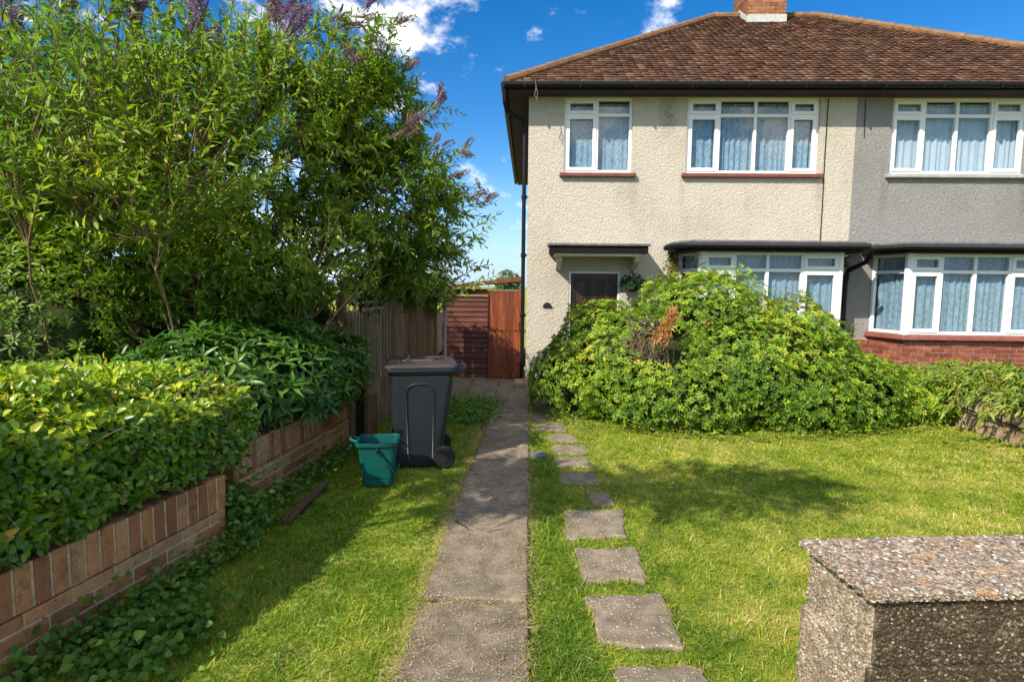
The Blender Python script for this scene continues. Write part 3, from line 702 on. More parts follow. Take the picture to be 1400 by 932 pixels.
# left downpipe with its swan neck
b = MB()
b.tube([(-.44, 9.86, 4.95), (-.44, 9.90, 4.72), (-.40, 10.02, 4.60), (-.15, 10.22, 4.52), (-.105, 10.28, 4.42), (-.105, 10.28, .12), (-.12, 10.24, .06)], .036, 10)
for z in (4.4, 3.2, 2.2, 1.15, .35): b.tube([(-.105, 10.28, z), (-.105, 10.28, z+.07)], .047, 10); b.box((-.125, 10.27, z+.02), (-.038, 10.30, z+.05))
b.build('downpipe', M['black'], H1, smooth=False)
# cable and cable clip on the cream front
b = MB(); b.tube([(4.985, D-.012, 4.88), (4.975, D-.016, 4.0), (4.985, D-.014, 3.1), (4.98, D-.02, 2.46)], .008, 6); b.build('cable', M['black'], H1)
b = MB(); b.tube([(5.60, D-.012, 4.88), (5.61, D-.016, 4.25)], .006, 6); b.build('cable', M['black'], H2)
b = MB(); b.tube([(.06, EY-.11, 5.02), (.075, EY-.12, 4.9), (.05, EY-.11, 4.78), (.09, EY-.10, 4.72)], .007, 5); b.tube([(.075, EY-.12, 4.9), (.10, EY-.13, 4.8), (.085, EY-.12, 4.68)], .006, 5); b.build('loose_wire', M['lead'], H1)
# chimney on the roof at the party wall
roof1 = [c for c in H1.children if c.name.startswith('roof')][0]
b, mo = MB(), MB()
cx0, cx1, cy0, cy1 = 4.87, 5.72, 13.92, 14.9
for (o, U, N, L) in (((cx0, cy0, 0), (1, 0, 0), (0, -1, 0), cx1-cx0), ((cx0, cy1, 0), (0, -1, 0), (-1, 0, 0), cy1-cy0), ((cx1, cy0, 0), (0, 1, 0), (1, 0, 0), cy1-cy0), ((cx1, cy1, 0), (-1, 0, 0), (0, 1, 0), cx1-cx0)):
    bricks(b, mo, o, U, N, L, 7.0, 9.6, depth=.09)
ch = b.build('chimney', M['chimbrick'], H1); mo.build('mortar', M['mortar_pale'], ch)
b = MB(); zf = EZ+(cy0-EY)*(RZ-EZ)/(RY-EY); b.box((cx0-.012, cy0-.03, zf-.03), (cx1+.012, cy0-.006, zf+.17)); b.obox((cx0-.018, cy0+.28, zf+.27), (.010, 0, 0), (0, .28, .19), (0, 0, .06)); b.build('flashing', M['flash'], ch)
for i in range(2):
    b = MB(); b.tube([(5.05+i*.48, 14.4, 9.6), (5.05+i*.48, 14.4, 10.0)], [.13, .11], 14); b.build('chimney_pot', M['ridge'], ch, smooth=True)
b = MB(); b.box((cx0-.03, cy0-.03, 9.602), (cx1+.03, cy1+.03, 9.68)); b.build('chimney_cap', M['flash'], ch)

# front door, frame and canopy
b = MB(); x0, x1, y = .74, 1.55, D+.07
b.box((x0, y, .0), (x1, y+.045, 1.925))
for i in range(3):                                  # three tall upper panels with raised stiles
    a = x0+.06+i*.237; c = a+.215
    for (q0, q1, zz0, zz1) in ((a, a+.022, .95, 1.84), (c-.022, c, .95, 1.84)): b.box((q0, y-.016, zz0), (q1, y-.001, zz1))
    b.box((a+.023, y-.016, 1.80), (c-.023, y-.001, 1.84)); b.box((a+.023, y-.016, .95), (c-.023, y-.001, .99))
    b.box((a+.05, y-.012, 1.03), (c-.05, y-.001, 1.76))
for (a, c) in ((x0+.06, x0+.38), (x0+.43, x1-.06)): b.box((a, y-.014, .15), (c, y-.001, .80))
dr = b.build('front_door', M['doorwood'], H1, bevel=.005)
b = MB(); b.box((.70, D+.02, 0), (.735, D+.10, 1.93)); b.box((1.555, D+.02, 0), (1.59, D+.10, 1.93)); b.box((.70, D+.02, 1.931), (1.59, D+.10, 1.965)); b.build('door_frame', M['upvc'], dr, bevel=.004)
b = MB(); b.box((.60, D-.35, -.05), (1.7, D-.003, .12)); b.build('door_step', M['path'], H1, bevel=.01)
b = MB(); b.box((.34, 9.64, 2.255), (1.945, D-.003, 2.375)); cn = b.build('door_canopy', M['fascia'], H1, bevel=.006)
b = MB(); b.obox((1.143, 9.92, 2.398), (.83, 0, 0), (0, .318, .012), (0, 0, .02)); b.build('canopy_lead', M['lead'], cn, bevel=.008)
b = MB(); b.box((.42, 9.70, 2.205), (1.86, D-.003, 2.252)); b.build('canopy_soffit', M['creamtrim'], cn)
for xx in (.46, 1.75):
    b = MB(); b.add([(xx, 9.72, 2.203), (xx, D-.004, 2.203), (xx, D-.004, 1.98), (xx, 10.10, 2.02), (xx, 9.80, 2.11), (xx+.09, 9.72, 2.203), (xx+.09, D-.004, 2.203), (xx+.09, D-.004, 1.98), (xx+.09, 10.10, 2.02), (xx+.09, 9.80, 2.11)],
        [(0, 1, 2, 3, 4), (9, 8, 7, 6, 5), (0, 5, 6, 1), (1, 6, 7, 2), (2, 7, 8, 3), (3, 8, 9, 4), (4, 9, 5, 0)]); b.build('bracket', M['creamtrim'], cn, bevel=.006)
b = MB(); b.box((9.40, D+.07, 0), (10.20, D+.115, 1.93)); b.build('front_door', M['doorwood'], H2, bevel=.005)
# half-round black plaque beside the door
b = MB(); n = 14; prof = [(.326+.078*math.cos(math.pi*i/n), 1.335+.085*math.sin(math.pi*i/n)) for i in range(n+1)]
b.add([(x, D-.035, z) for x, z in prof]+[(x, D-.002, z) for x, z in prof], [tuple(range(n+1))[::-1], tuple(range(n+1, 2*n+2))]+[(i, (i+1) % (n+1), n+1+(i+1) % (n+1), n+1+i) for i in range(n+1)])
b.build('wall_plaque', M['plaque'], H1, bevel=.006)

# ------------------------------------------------------------------ gate, lap panel, shed, fence
gt = empty('wooden_gate', (-.41, 10.42, 0), 'tall red-brown stained boarded gate between the house and the lap fence', 'gate')
b = MB()
for i in range(4):
    a = -.715+i*.149; b.box((a, 10.42, .03), (a+.145, 10.445, 1.60))
b.build('boards', M['gatewood'], gt, bevel=.004)
for z in (.15, .88, 1.5):
    b = MB(); b.box((-.71, 10.446, z), (-.125, 10.49, z+.09)); b.build('ledge', M['gatewood'], gt)
b = MB(); b.obox((-.42, 10.415, .90), (.295, 0, 0), (0, .004, 0), (0, 0, .012)); b.build('middle_strip', M['gatewood'], gt)
b = MB(); b.box((-.74, 10.41, 1.605), (-.10, 10.50, 1.635)); b.build('top_rail', M['palewood'], gt)
b = MB(); b.tube([(-.16, 10.41, 1.05), (-.16, 10.38, 1.05), (-.16, 10.38, .93), (-.16, 10.41, .93)], .010, 6); b.build('handle', M['black'], gt)
lp = empty('lap_fence_panel', (-1.1, 10.42, 0), 'dark red-brown overlapping board fence panel left of the gate', 'fence panel')
b = MB(); z = .04; i = 0
while z < 1.46:
    w = .115; wob = random.uniform(-.006, .006)
    b.add([(-1.52, 10.40, z+wob), (-.735, 10.40, z-wob), (-.735, 10.425, z+w-wob), (-1.52, 10.425, z+w+wob), (-1.52, 10.415, z+wob), (-.735, 10.415, z-wob), (-.735, 10.435, z+w-wob), (-1.52, 10.435, z+w+wob)],
          [(0, 1, 2, 3), (4, 7, 6, 5), (0, 4, 5, 1), (3, 2, 6, 7), (0, 3, 7, 4), (1, 5, 6, 2)]); z += .092
b.build('boards', M['lapwood'], lp)
for (q0, q1, zt) in ((-.735, -.718, 1.55), (-1.55, -1.522, 1.50)):
    b = MB(); b.box((q0, 10.39, 0), (q1, 10.46, zt)); b.build('post', M['lapwood'], lp)
b = MB(); b.box((-1.55, 10.385, 1.505), (-.72, 10.455, 1.535)); b.build('capping', M['palewood'], lp)
sh = empty('garden_shed', (-.8, 13.0, 0), 'shed with a sloping red-brown roof showing above the gate', 'shed')
b = MB(); b.box((-1.7, 12.2, -.05), (-.12, 14.2, 1.62)); b.build('wall', M['lapwood'], sh)
b = MB(); b.add([(-1.85, 12.05, 1.64), (-.10, 12.05, 1.80), (-.10, 14.4, 1.80), (-1.85, 14.4, 1.64), (-1.85, 12.05, 1.68), (-.10, 12.05, 1.90), (-.10, 14.4, 1.90), (-1.85, 14.4, 1.68)], [(0, 3, 2, 1), (4, 5, 6, 7), (0, 1, 5, 4), (1, 2, 6, 5), (2, 3, 7, 6), (3, 0, 4, 7)]); b.build('roof', M['shedroof'], sh)

fn = empty('board_fence', (-1.75, 8.0, 0), 'old grey-brown vertical board fence behind the wheelie bin', 'fence')
FA, FB = Vector((-1.93, 6.15, 0)), Vector((-1.56, 9.75, 0)); FU = (FB-FA).normalized(); FN = Vector((FU.y, -FU.x, 0)); FL = (FB-FA).length
b = MB(); u = 0
while u < FL:
    w = random.uniform(.075, .115); hgt = 1.50+random.uniform(-.03, .02)-(.16 if u < .9 else 0)
    tl = random.uniform(-.012, .012)
    b.obox(FA+FU*(u+w/2)+Vector((0, 0, hgt/2))+FN*random.uniform(0, .014), FU*(w/2-.003)+FN*.006, FN*.008, Vector((0, 0, hgt/2))+FU*tl)
    u += w+random.uniform(-.004, .010)
b.build('boards', M['fencewood'], fn)
b = MB()
for z in (.35, 1.2): b.obox(FA+FU*(FL/2)+Vector((0, 0, z))-FN*.045, FU*(FL/2), FN*.03, Vector((0, 0, .035)))
b.build('rails', M['fencewood'], fn)
for u in (.02, 1.7, FL+.03):
    b = MB(); b.obox(FA+FU*u+Vector((0, 0, .78))-FN*.08, FU*.04, FN*.04, Vector((0, 0, .80))); b.build('post', M['fencewood'], fn)
tr = empty('trellis', (-1.8, 7.0, 0), 'pale weathered slatted trellis fixed to the board fence top', 'trellis')
b = MB()
for z in (1.27, 1.42, 1.5): b.obox(FA+FU*.62+Vector((0, 0, z))+FN*.045, FU*(.62 if z < 1.4 else .34), FN*.008, Vector((0, 0, .016)))
b.build('rails', M['palewood'], tr)
b = MB()
for i in range(11):
    u = .05+i*.11; b.obox(FA+FU*u+Vector((0, 0, 1.0 if i % 3 else 1.1))+FN*.060, FU*.010, FN*.007, Vector((0, 0, .42 if i % 3 else .45))+FU*random.uniform(-.02, .02))
b.build('slats', M['palewood'], tr)
b = MB(); b.obox((-1.40, 9.75, .68), (.022, 0, 0), (0, .022, 0), (0, 0, .68)); tag(b.build('metal_post', M['pvcpipe'], bevel=.004), 'slim pale grey post between the board fence and the lap panel', 'post')
b = MB(); b.obox((-1.58, 5.75, .29), (.055, .01, 0), (-.01, .055, 0), (0, 0, .30)); b.obox((-1.58, 5.75, .60), (.06, .01, 0), (-.01, .06, 0), (.012, 0, .012)); tag(b.build('wooden_post', M['fencewood'], bevel=.006), 'short stubby timber post at the end of the brick wall', 'post')
b = MB(); b.obox((-1.80, 6.12, .30), (.045, 0, 0), (0, .03, 0), (0, 0, .31)); tag(b.build('wooden_post', M['core'], bevel=.006), 'dark timber post in the gap behind the short stubby post', 'post')
# stick lying at the foot of the wall
b = MB(); b.obox((-1.70, 4.32, .03), (.012, .37, .012), (.035, -.001, 0), (0, 0, .014)); tag(b.build('wooden_stick', M['stickwood'], bevel=.006), 'weathered wooden stick lying in the grass by the brick wall', 'stick')

# ------------------------------------------------------------------ wheelie bin and caddy
def rrect(cx, cy, hx, hy, r, n=5):
    o = []
    for (sx, sy, a0) in ((1, 1, 0), (-1, 1, 90), (-1, -1, 180), (1, -1, 270)):
        for k in range(n+1):
            a = math.radians(a0+90*k/n); o.append((cx+sx*(hx-r)+r*math.cos(a), cy+sy*(hy-r)+r*math.sin(a)))
    return o
def loft(b, rings, cap0=True, cap1=True, r=.5):
    n = len(rings[0]); vs = [p for q in rings for p in q]; fs = []
    for i in range(len(rings)-1): fs += [(i*n+k, i*n+(k+1) % n, (i+1)*n+(k+1) % n, (i+1)*n+k) for k in range(n)]
    if cap0: fs.append(tuple(reversed(range(n))))
    if cap1: fs.append(tuple(range((len(rings)-1)*n, len(rings)*n)))
    b.add(vs, fs, r)
def spin(o, ang):                                   # rotate a thing's parts with their empty
    o.rotation_euler.z = ang
bn = empty('wheelie_bin', (-1.02, 5.50, 0), 'dark grey wheelie bin with a maroon lid standing by the fence', 'wheelie bin')
bx, by = -1.02, 5.50
b = MB()
prof = [(.015, -.055, .215, .225), (.06, -.05, .225, .235), (.50, -.02, .262, .262), (.88, .0, .292, .286), (.89, .0, .305, .298), (.935, .0, .307, .30), (.94, .0, .285, .28)]
loft(b, [[(x, y, z) for x, y in rrect(bx+dx, by, hx, hy, .06)] for z, dx, hx, hy in prof])
body = b.build('body', M['bin'], bn, bevel=.004)
b = MB()                                            # arched raised rib round the recessed side panel
def side(u, z, off): 
    hy = .225+(.286-.225)*z/.88
    return (bx-.03+u, by-hy-off, z)
arch = [(-.10, .09), (-.115, .70), (-.10, .77), (-.05, .80), (.07, .80), (.12, .77), (.135, .70), (.125, .09)]
b.tube([side(u, z, .002) for u, z in arch], .010, 6); b.build('side_rib', M['bin'], body, smooth=True)
b = MB()
lr = lambda k, z, dx=0, sx=.0: [(x, y, z+(x-bx)*sx) for x, y in rrect(bx-.005+dx, by, .335-k, .318-k, .07)]
loft(b, [lr(.0, .948), lr(.0, .962), lr(.018, .976, 0, .01), lr(.09, 1.002, -.01, .03), lr(.11, 1.004, -.01, .03), lr(.125, .992, -.01, .03), lr(.16, .990, -.01, .03), lr(.175, 1.012, -.015, .04)])
rimb = MB(); loft(rimb, [lr(.012, .905), lr(.002, .915), lr(.002, .944), lr(.012, .947)]); rimb.build('rim', M['bin'], bn, bevel=.003)
b.tube([(bx-.13, by-.19, 1.005), (bx-.13, by+.19, 1.005)], .022, 8); b.tube([(bx+.03, by-.12, 1.02), (bx+.2, by-.12, 1.025)], .013, 6)
ld = b.build('lid', M['lid'], bn, bevel=.004)
b = MB(); b.box((bx-.30, by-.20, .962), (bx-.20, by+.20, .998)); b.build('lid_grip', M['lid'], ld, bevel=.01)
b = MB(); b.tube([(bx+.36, by-.24, .93), (bx+.405, by-.20, .935), (bx+.405, by+.20, .935), (bx+.36, by+.24, .93)], .017, 8)
for yy in (-.22, 0, .22): b.box((bx+.29, by+yy-.016, .88), (bx+.395, by+yy+.016, .945))
b.build('handle', M['bin'], bn, bevel=.004)
b = MB(); b.tube([(bx+.20, by-.27, .11), (bx+.20, by+.27, .11)], .013, 8); b.build('axle', M['black'], bn)
for s in (-1, 1):
    w = MB(); yy = by+s*.262
    w.tube([(bx+.20, yy-.028, .105), (bx+.20, yy-.024, .105), (bx+.20, yy+.024, .105), (bx+.20, yy+.028, .105)], [.088, .103, .103, .088], 22)
    wo_ = w.build('wheel', M['rubber'], bn, bevel=.004)
    h = MB(); h.tube([(bx+.20, yy-.034, .105), (bx+.20, yy+.034, .105)], .045, 14); h.build('hub', M['rubber'], wo_, bevel=.004)
spin(bn, math.radians(12))
cd = empty('food_caddy', (-1.27, 4.84, 0), 'small open teal food waste caddy with a dark swing handle on the grass', 'caddy')
cx, cy = -1.27, 4.84
b = MB()
q = lambda z, hx, hy: [(x, y, z) for x, y in rrect(cx, cy, hx, hy, .045)]
loft(b, [q(.004, .118, .115), q(.02, .128, .125), q(.075, .131, .128), q(.082, .136, .133), q(.355, .158, .152), q(.358, .176, .170), q(.388, .178, .172), q(.39, .160, .154), q(.08, .128, .124), q(.03, .115, .11)])
b.build('body', M['teal'], cd, bevel=.003)
b = MB(); b.tube([(cx-.16, cy-.05, .37), (cx-.225, cy-.05, .40), (cx-.235, cy, .405), (cx-.225, cy+.06, .395), (cx-.16, cy+.07, .37)], .012, 8)
b.tube([(cx-.17, cy-.05, .355), (cx-.22, cy-.05, .325), (cx-.232, cy, .33)], .009, 6); b.build('lid_hinge', M['teal'], cd, smooth=True)
b = MB(); b.tube([(cx-.01, cy-.182, .345), (cx+.06, cy-.195, .255), (cx+.135, cy-.195, .150), (cx+.155, cy-.17, .135), (cx+.165, cy+.05, .14)], .011, 8); b.tube([(cx-.01, cy-.17, .345), (cx-.01, cy-.192, .345)], .02, 10); b.build('handle', M['tealdark'], cd, smooth=True)
spin(cd, math.radians(9))

# ------------------------------------------------------------------ front boundary wall end (pebbled coping)
PW = empty('boundary_wall', (1.1, 1.9, 0), 'pebble-rendered low wall end with exposed aggregate coping in the near right corner', 'wall')
A = Vector((1.045, 1.695, 0)); U = Vector((.9957, .092, 0)); V = Vector((-.092, .9957, 0))
PT = .80; PLn = 2.6; PDp = .385
A2 = Vector((1.005, 2.085, 0)) - Vector((0, .0, 0))
def pw(u, v, z): return A+U*u+V*v+Vector((0, 0, z))
b = MB()
def pbox(bb, u0, u1, v0, v1, z0, z1): bb.obox(pw((u0+u1)/2, (v0+v1)/2, (z0+z1)/2), U*((u1-u0)/2), V*((v1-v0)/2), Vector((0, 0, (z1-z0)/2)))
pbox(b, .022, PLn, .026, PDp-.02, -.05, PT-.03)
pbox(b, .005, PLn+.01, .027, PDp-.005, -.05, .545)
b.build('body', M['dash'], PW, bevel=.012)
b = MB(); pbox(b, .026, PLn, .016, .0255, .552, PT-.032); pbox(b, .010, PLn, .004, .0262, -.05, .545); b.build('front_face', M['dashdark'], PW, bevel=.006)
b = MB(); pbox(b, 0, PLn+.02, 0, PDp, PT-.034, PT-.006); cp = b.build('coping', M['dash'], PW, bevel=.008)
# pebbles bedded in the coping
import bmesh
bm = bmesh.new(); bmesh.ops.create_icosphere(bm, subdivisions=1, radius=1); ic = np.array([v.co[:] for v in bm.verts]); icf = np.array([[v.index for v in f.verts] for f in bm.faces]); bm.free()
def pebbles(name, pos, size, flat, parent, mat):
    n = len(pos); a = RS.uniform(0, 6.28, n); sx = size*RS.uniform(.8, 1.7, n); sy = size*RS.uniform(.6, 1.0, n); sz = size*flat
    v = ic[None]*np.stack([sx, sy, sz], 1)[:, None]; ca, sa = np.cos(a)[:, None], np.sin(a)[:, None]
    x = v[..., 0]*ca-v[..., 1]*sa; y = v[..., 0]*sa+v[..., 1]*ca
    v = np.stack([x, y, v[..., 2]], -1)+pos[:, None]
    return npmesh(name, v.reshape(-1, 3), [(icf[None]+(np.arange(n)*len(ic))[:, None, None]).reshape(-1, 3)], np.repeat(RS.uniform(0, 1, n), len(ic)), mat, parent, True)
n = 8200; uu = RS.uniform(.0, PLn*.55, n); vv = RS.uniform(0, PDp, n); zz = np.full(n, PT-.007)
n2 = 1000; uu = np.concatenate([uu, RS.uniform(0, PLn*.55, n2), np.full(350, 0.)]); vv = np.concatenate([vv, np.full(n2, .0), RS.uniform(0, PDp, 350)]); zz = np.concatenate([zz, RS.uniform(PT-.032, PT-.008, n2+350)])
pos = np.stack([A.x+U.x*uu+V.x*vv, A.y+U.y*uu+V.y*vv, zz], 1)
pb_ = pebbles('pebbles', pos, RS.uniform(.0042, .0100, len(pos)), RS.uniform(.32, .5, len(pos)), cp, M['pebble']); pb_['kind'] = 'stuff'
def facepebbles(name, n, u, v, z, mat, size):
    P = np.stack([A.x+U.x*u+V.x*v, A.y+U.y*u+V.y*v, z], 1)
    o = pebbles(name, P, RS.uniform(*size, len(P)), RS.uniform(.6, 1.0, len(P)), PW, mat); o['kind'] = 'stuff'
n = 2600; z = RS.uniform(.2, PT-.035, n); facepebbles('side_pebbles', n, np.where(z > .545, .0225, .0055), RS.uniform(.03, PDp-.02, n), z, M['sidepeb'], (.003, .0075))
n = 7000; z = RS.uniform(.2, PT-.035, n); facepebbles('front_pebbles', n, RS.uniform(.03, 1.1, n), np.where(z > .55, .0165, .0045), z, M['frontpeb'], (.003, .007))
# ------------------------------------------------------------------ right-hand retaining wall
RW = empty('retaining_wall', (5.4, 6.8, 0), 'tan rendered retaining wall under the trailing plants at the right edge', 'wall')
b = MB()
for i in range(9):
    y0, y1 = 4.6+i*.42, 4.6+(i+1)*.42
    w = random.uniform(-.012, .012); b.box((5.46+w, y0, -.05), (5.70, y1-.006, .36+random.uniform(-.015, .015)))
b.build('wall', M['tan'], RW, bevel=.02)
b = MB(); b.prism([(5.66, 4.2), (11, 4.2), (11, 8.6), (5.66, 8.5)], -.05, .32); tag(b.build('raised_bed', M['earth']), kind='structure')
b = MB(); b.tube([(5.43, 8.1, .30), (5.425, 7.2, .245), (5.42, 6.4, .20), (5.42, 4.8, .12)], .011, 6); tag(b.build('garden_hose', M['black']), 'thin black hose running along the tan retaining wall', 'hose')

# ------------------------------------------------------------------ plants
def inside_any(P, ells):
    o = np.zeros(len(P), bool)
    for c, r in ells: o |= (((P-np.array(c))/np.array(r))**2).sum(1) < 1
    return o
def bez(p0, p1, p2, n):
    t = np.linspace(0, 1, n)[:, None]; return (1-t)**2*p0+2*t*(1-t)*p1+t*t*p2

# --- big shrub in front of the bay: lobes carrying whorls of leaves
def shell_points(ells, n, zmin, rs, depth=.30, clump=2.2, amp=.20, seed=1):
    """points on the noisy outer surface of a union of ellipsoids, with outward normals"""
    out = []; nor = []
    areas = np.array([r[0]*r[1]+r[0]*r[2]+r[1]*r[2] for c, r in ells]); cnt = (n*areas/areas.sum()).astype(int)
    for (c, r), k in zip(ells, cnt):
        d = unit(rs.normal(size=(k, 3))); c, r = np.array(c), np.array(r)
        base = c+d*r
        bump = (vnoise(base*clump, seed)-.5)*2*amp + (vnoise(base*clump*2.6, seed+3)-.5)*amp
        s = 1+bump-depth*rs.uniform(0, 1, k)**2
        P = c+d*r*s[:, None]; N = unit(d/r)
        keep = P[:, 2] > zmin
        for c2, r2 in ells:
            if c2 is not None and not np.allclose(c2, c): keep &= (((P-np.array(c2))/(np.array(r2)*.86))**2).sum(1) > 1
        out.append(P[keep]); nor.append(N[keep])
    return np.concatenate(out), np.concatenate(nor)
def whorls(name, P, N, rs, mat, parent, per=7, L=(.028, .054), Wd=.44, up=.35, tpl=T8, spread=.75):
    n = len(P); ax = unit(N+np.array([0, 0, up])+rs.normal(size=(n, 3))*.35)
    h = unit(np.cross(ax, rdir(n, rs))); k = np.cross(ax, h)
    ang = (np.arange(per)*2*math.pi/per)[None]+rs.uniform(0, 6.28, (n, 1))+rs.normal(size=(n, per))*.2
    d = h[:, None]*np.cos(ang)[..., None]+k[:, None]*np.sin(ang)[..., None]
    el = rs.uniform(.15, .9, (n, per))*spread
    D = unit(d*np.cos(el)[..., None]+ax[:, None]*np.sin(el)[..., None])
    Nn = unit(ax[:, None]*np.cos(el)[..., None]-d*np.sin(el)[..., None])
    ln = rs.uniform(*L, (n, per)); base = np.repeat(P[:, None], per, 1)+D*.008
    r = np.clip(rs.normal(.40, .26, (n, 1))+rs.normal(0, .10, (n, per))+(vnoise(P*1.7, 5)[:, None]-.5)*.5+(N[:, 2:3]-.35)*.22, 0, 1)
    return leaves(name, base.reshape(-1, 3), D.reshape(-1, 3), Nn.reshape(-1, 3), ln.ravel(), ln.ravel()*Wd, r.ravel(), mat, parent, bend=.22, tpl=tpl)
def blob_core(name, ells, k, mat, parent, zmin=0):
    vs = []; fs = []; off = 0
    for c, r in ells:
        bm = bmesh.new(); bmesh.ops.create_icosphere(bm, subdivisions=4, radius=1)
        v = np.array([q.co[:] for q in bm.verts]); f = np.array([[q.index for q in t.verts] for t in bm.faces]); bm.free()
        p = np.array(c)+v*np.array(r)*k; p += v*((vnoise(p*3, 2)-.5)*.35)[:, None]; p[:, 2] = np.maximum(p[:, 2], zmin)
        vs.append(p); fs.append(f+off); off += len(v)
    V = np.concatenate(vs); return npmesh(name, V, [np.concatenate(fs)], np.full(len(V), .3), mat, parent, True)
SH = empty('rounded_shrub', (2.5, 7.9, 0), 'huge rounded green shrub with a dead orange patch in front of the bay window', 'shrub', 'front garden shrubs')
E1 = [((1.55, 7.85, .60), (1.15, 1.05, .82)), ((2.50, 8.25, .85), (1.15, 1.0, 1.10)), ((2.9, 7.55, .55), (1.25, .95, .86)), ((3.55, 8.0, .62), (.90, .9, .95)),
      ((1.10, 8.15, .72), (.78, .7, .80)), ((.70, 7.85, .42), (.66, .62, .60)), ((2.0, 7.20, .28), (1.0, .68, .56)), ((3.35, 7.40, .32), (.9, .78, .64)), ((2.15, 8.1, 1.0), (.78, .7, .80))]
rs = np.random.default_rng(31)
P, N = shell_points(E1, 32000, .05, rs, .20, 2.0, .17, 2)
dp = np.array([1.62, 7.02, 1.05])                        # the dead hollow on the sunny side
dd = np.linalg.norm((P-dp)/np.array([.42, .6, .40]), axis=1); kp = dd > .8+rs.uniform(-.15, .3, len(P))
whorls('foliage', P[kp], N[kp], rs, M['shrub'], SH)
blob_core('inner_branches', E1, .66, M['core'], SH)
# young shoots that stick out of the top
b = MB(); sp = []; sd = []
for i in range(60):
    k = rs.integers(0, len(P)); 
    if N[k][2] < .15 or not kp[k]: continue
    h = rs.uniform(.08, .22); d = unit(N[k]*.5+np.array([0, 0, .9])+rs.normal(size=3)*.2); b.tube([P[k]-d*.1, P[k]+d*h], [.004, .0025], 4)
    for t in np.linspace(.2, 1, 4): sp.append(P[k]+d*h*t); sd.append(d)
b.build('shoots', M['bark'], SH)['kind'] = 'stuff'
whorls('shoot_leaves', np.array(sp), np.array(sd), rs, M['shrub'], SH, 6, (.05, .075))
# dead orange branch with bare twigs
n = 430; t = rs.uniform(0, 1, n)
q = np.array([1.52, 6.93, 1.02])+np.stack([(t*.20)+rs.normal(0, .02, n)*2.2*(1.15-t)*1.4, rs.normal(0, .05, n), t*.40], 1)
leaves('dead_branch', q, unit(np.stack([rs.normal(.1, .5, n), rs.normal(-.5, .4, n), rs.normal(.25, .6, n)], 1)), rdir(n, rs), rs.uniform(.06, .11, n), rs.uniform(.014, .022, n), rs.uniform(0, 1, n), M['dead'], SH, bend=.4)
b = MB()
for i in range(70):
    p0 = np.array([rs.uniform(1.2, 1.85), rs.uniform(7.2, 7.4), rs.uniform(.45, .8)]); p2 = np.array([rs.normal(1.40, .22), rs.uniform(6.85, 7.05), rs.uniform(.75, 1.32)])
    p1 = (p0+p2)/2+rs.normal(size=3)*.08+np.array([0, -.06, 0]); pts = bez(p0, p1, p2, 6); b.tube(pts, np.linspace(.009, .003, 6), 5)
    for j in range(2):
        e = p2 if j else pts[3]; b.tube([e, e+rs.normal(size=3)*.07+np.array([0, -.04, .06])], [.004, .002], 4)
b.build('bare_twigs', M['twig'], SH)['kind'] = 'stuff'
S2 = empty('rounded_shrub', (4.5, 7.8, 0), 'lower bushy green shrub between the huge shrub and the tan retaining wall', 'shrub', 'front garden shrubs')
E2 = [((4.35, 7.95, .32), (.72, .75, .56)), ((4.85, 7.95, .22), (.62, .65, .47)), ((4.05, 7.45, .3), (.65, .6, .56)), ((5.15, 7.9, .22), (.42, .6, .42))]
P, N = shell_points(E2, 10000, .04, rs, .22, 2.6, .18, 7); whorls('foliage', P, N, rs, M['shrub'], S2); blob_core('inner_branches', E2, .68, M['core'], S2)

# --- trailing plants over the right wall
TP = empty('trailing_plant', (5.8, 6.8, .32), 'long-leaved trailing plant spilling over the tan retaining wall at the right', 'plant')
n = 640; b = MB(); PP = []; DD = []; 
for i in range(n):
    y = rs.uniform(5.0, 8.5); x = rs.uniform(5.5, 6.7); z = .32
    hh = rs.uniform(.30, .58)*(1 if y < 7.6 else .72)*(.85 if x < 5.7 else 1)
    p0 = np.array([x, y, z]); lean = rs.normal(size=2)*.16; p1 = p0+np.array([lean[0]-.05, lean[1], hh*1.15]); ov = rs.uniform(.08, .40)
    p2 = p0+np.array([lean[0]*2-ov*.8, lean[1]*2-ov*.35, hh*rs.uniform(.45, .95)]); 
    if x < 5.72: p2[2] -= rs.uniform(0, .32)
    pts = bez(p0, p1, p2, 12); b.tube(pts, np.linspace(.005, .002, 12), 4)
    for k in range(3, 12):
        d = unit(pts[k]-pts[k-1])
        for s in range(3): PP.append(pts[k]+rs.normal(size=3)*.01); DD.append(unit(d*.7+rs.normal(size=3)*.5+np.array([-.15, -.2, -.1])))
b.build('stems', M['bark'], TP)
PP, DD = np.array(PP), np.array(DD); k = len(PP)
leaves('foliage', PP, DD, unit(np.array([-.2, -.4, 1])+rs.normal(size=(k, 3))*.5), rs.uniform(.06, .12, k), rs.uniform(.018, .030, k), np.clip(rs.normal(.45, .25, k), 0, 1), M['creeper'], TP, bend=.35)

# --- hanging basket beside the door, mossy climber on the bay
HB = empty('hanging_basket', (1.76, 9.95, 1.72), 'dark green ferny hanging basket beside the front door', 'hanging basket')
n = 1100; d = rdir(n, rs); d[:, 2] = np.abs(d[:, 2])*.8-.35; d = unit(d)
pp = np.array([1.76, 9.95, 1.77])+d*np.array([.20, .16, .13])*rs.uniform(.2, 1, (n, 1))
leaves('foliage', pp, unit(d+np.array([0, -.1, -.15])+rs.normal(size=(n, 3))*.35), unit(d+np.array([0, 0, .8])), rs.uniform(.05, .10, n), rs.uniform(.018, .03, n), rs.uniform(0, 1, n), M['fern'], HB, bend=.5)
b = MB(); loft(b, [[(1.76+.12*s*math.cos(a), 9.95+.12*s*math.sin(a), z) for a in np.linspace(0, 6.283, 15)[:-1]] for s, z in ((.3, 1.62), (.75, 1.65), (1, 1.75))]); b.build('basket', M['core'], HB)
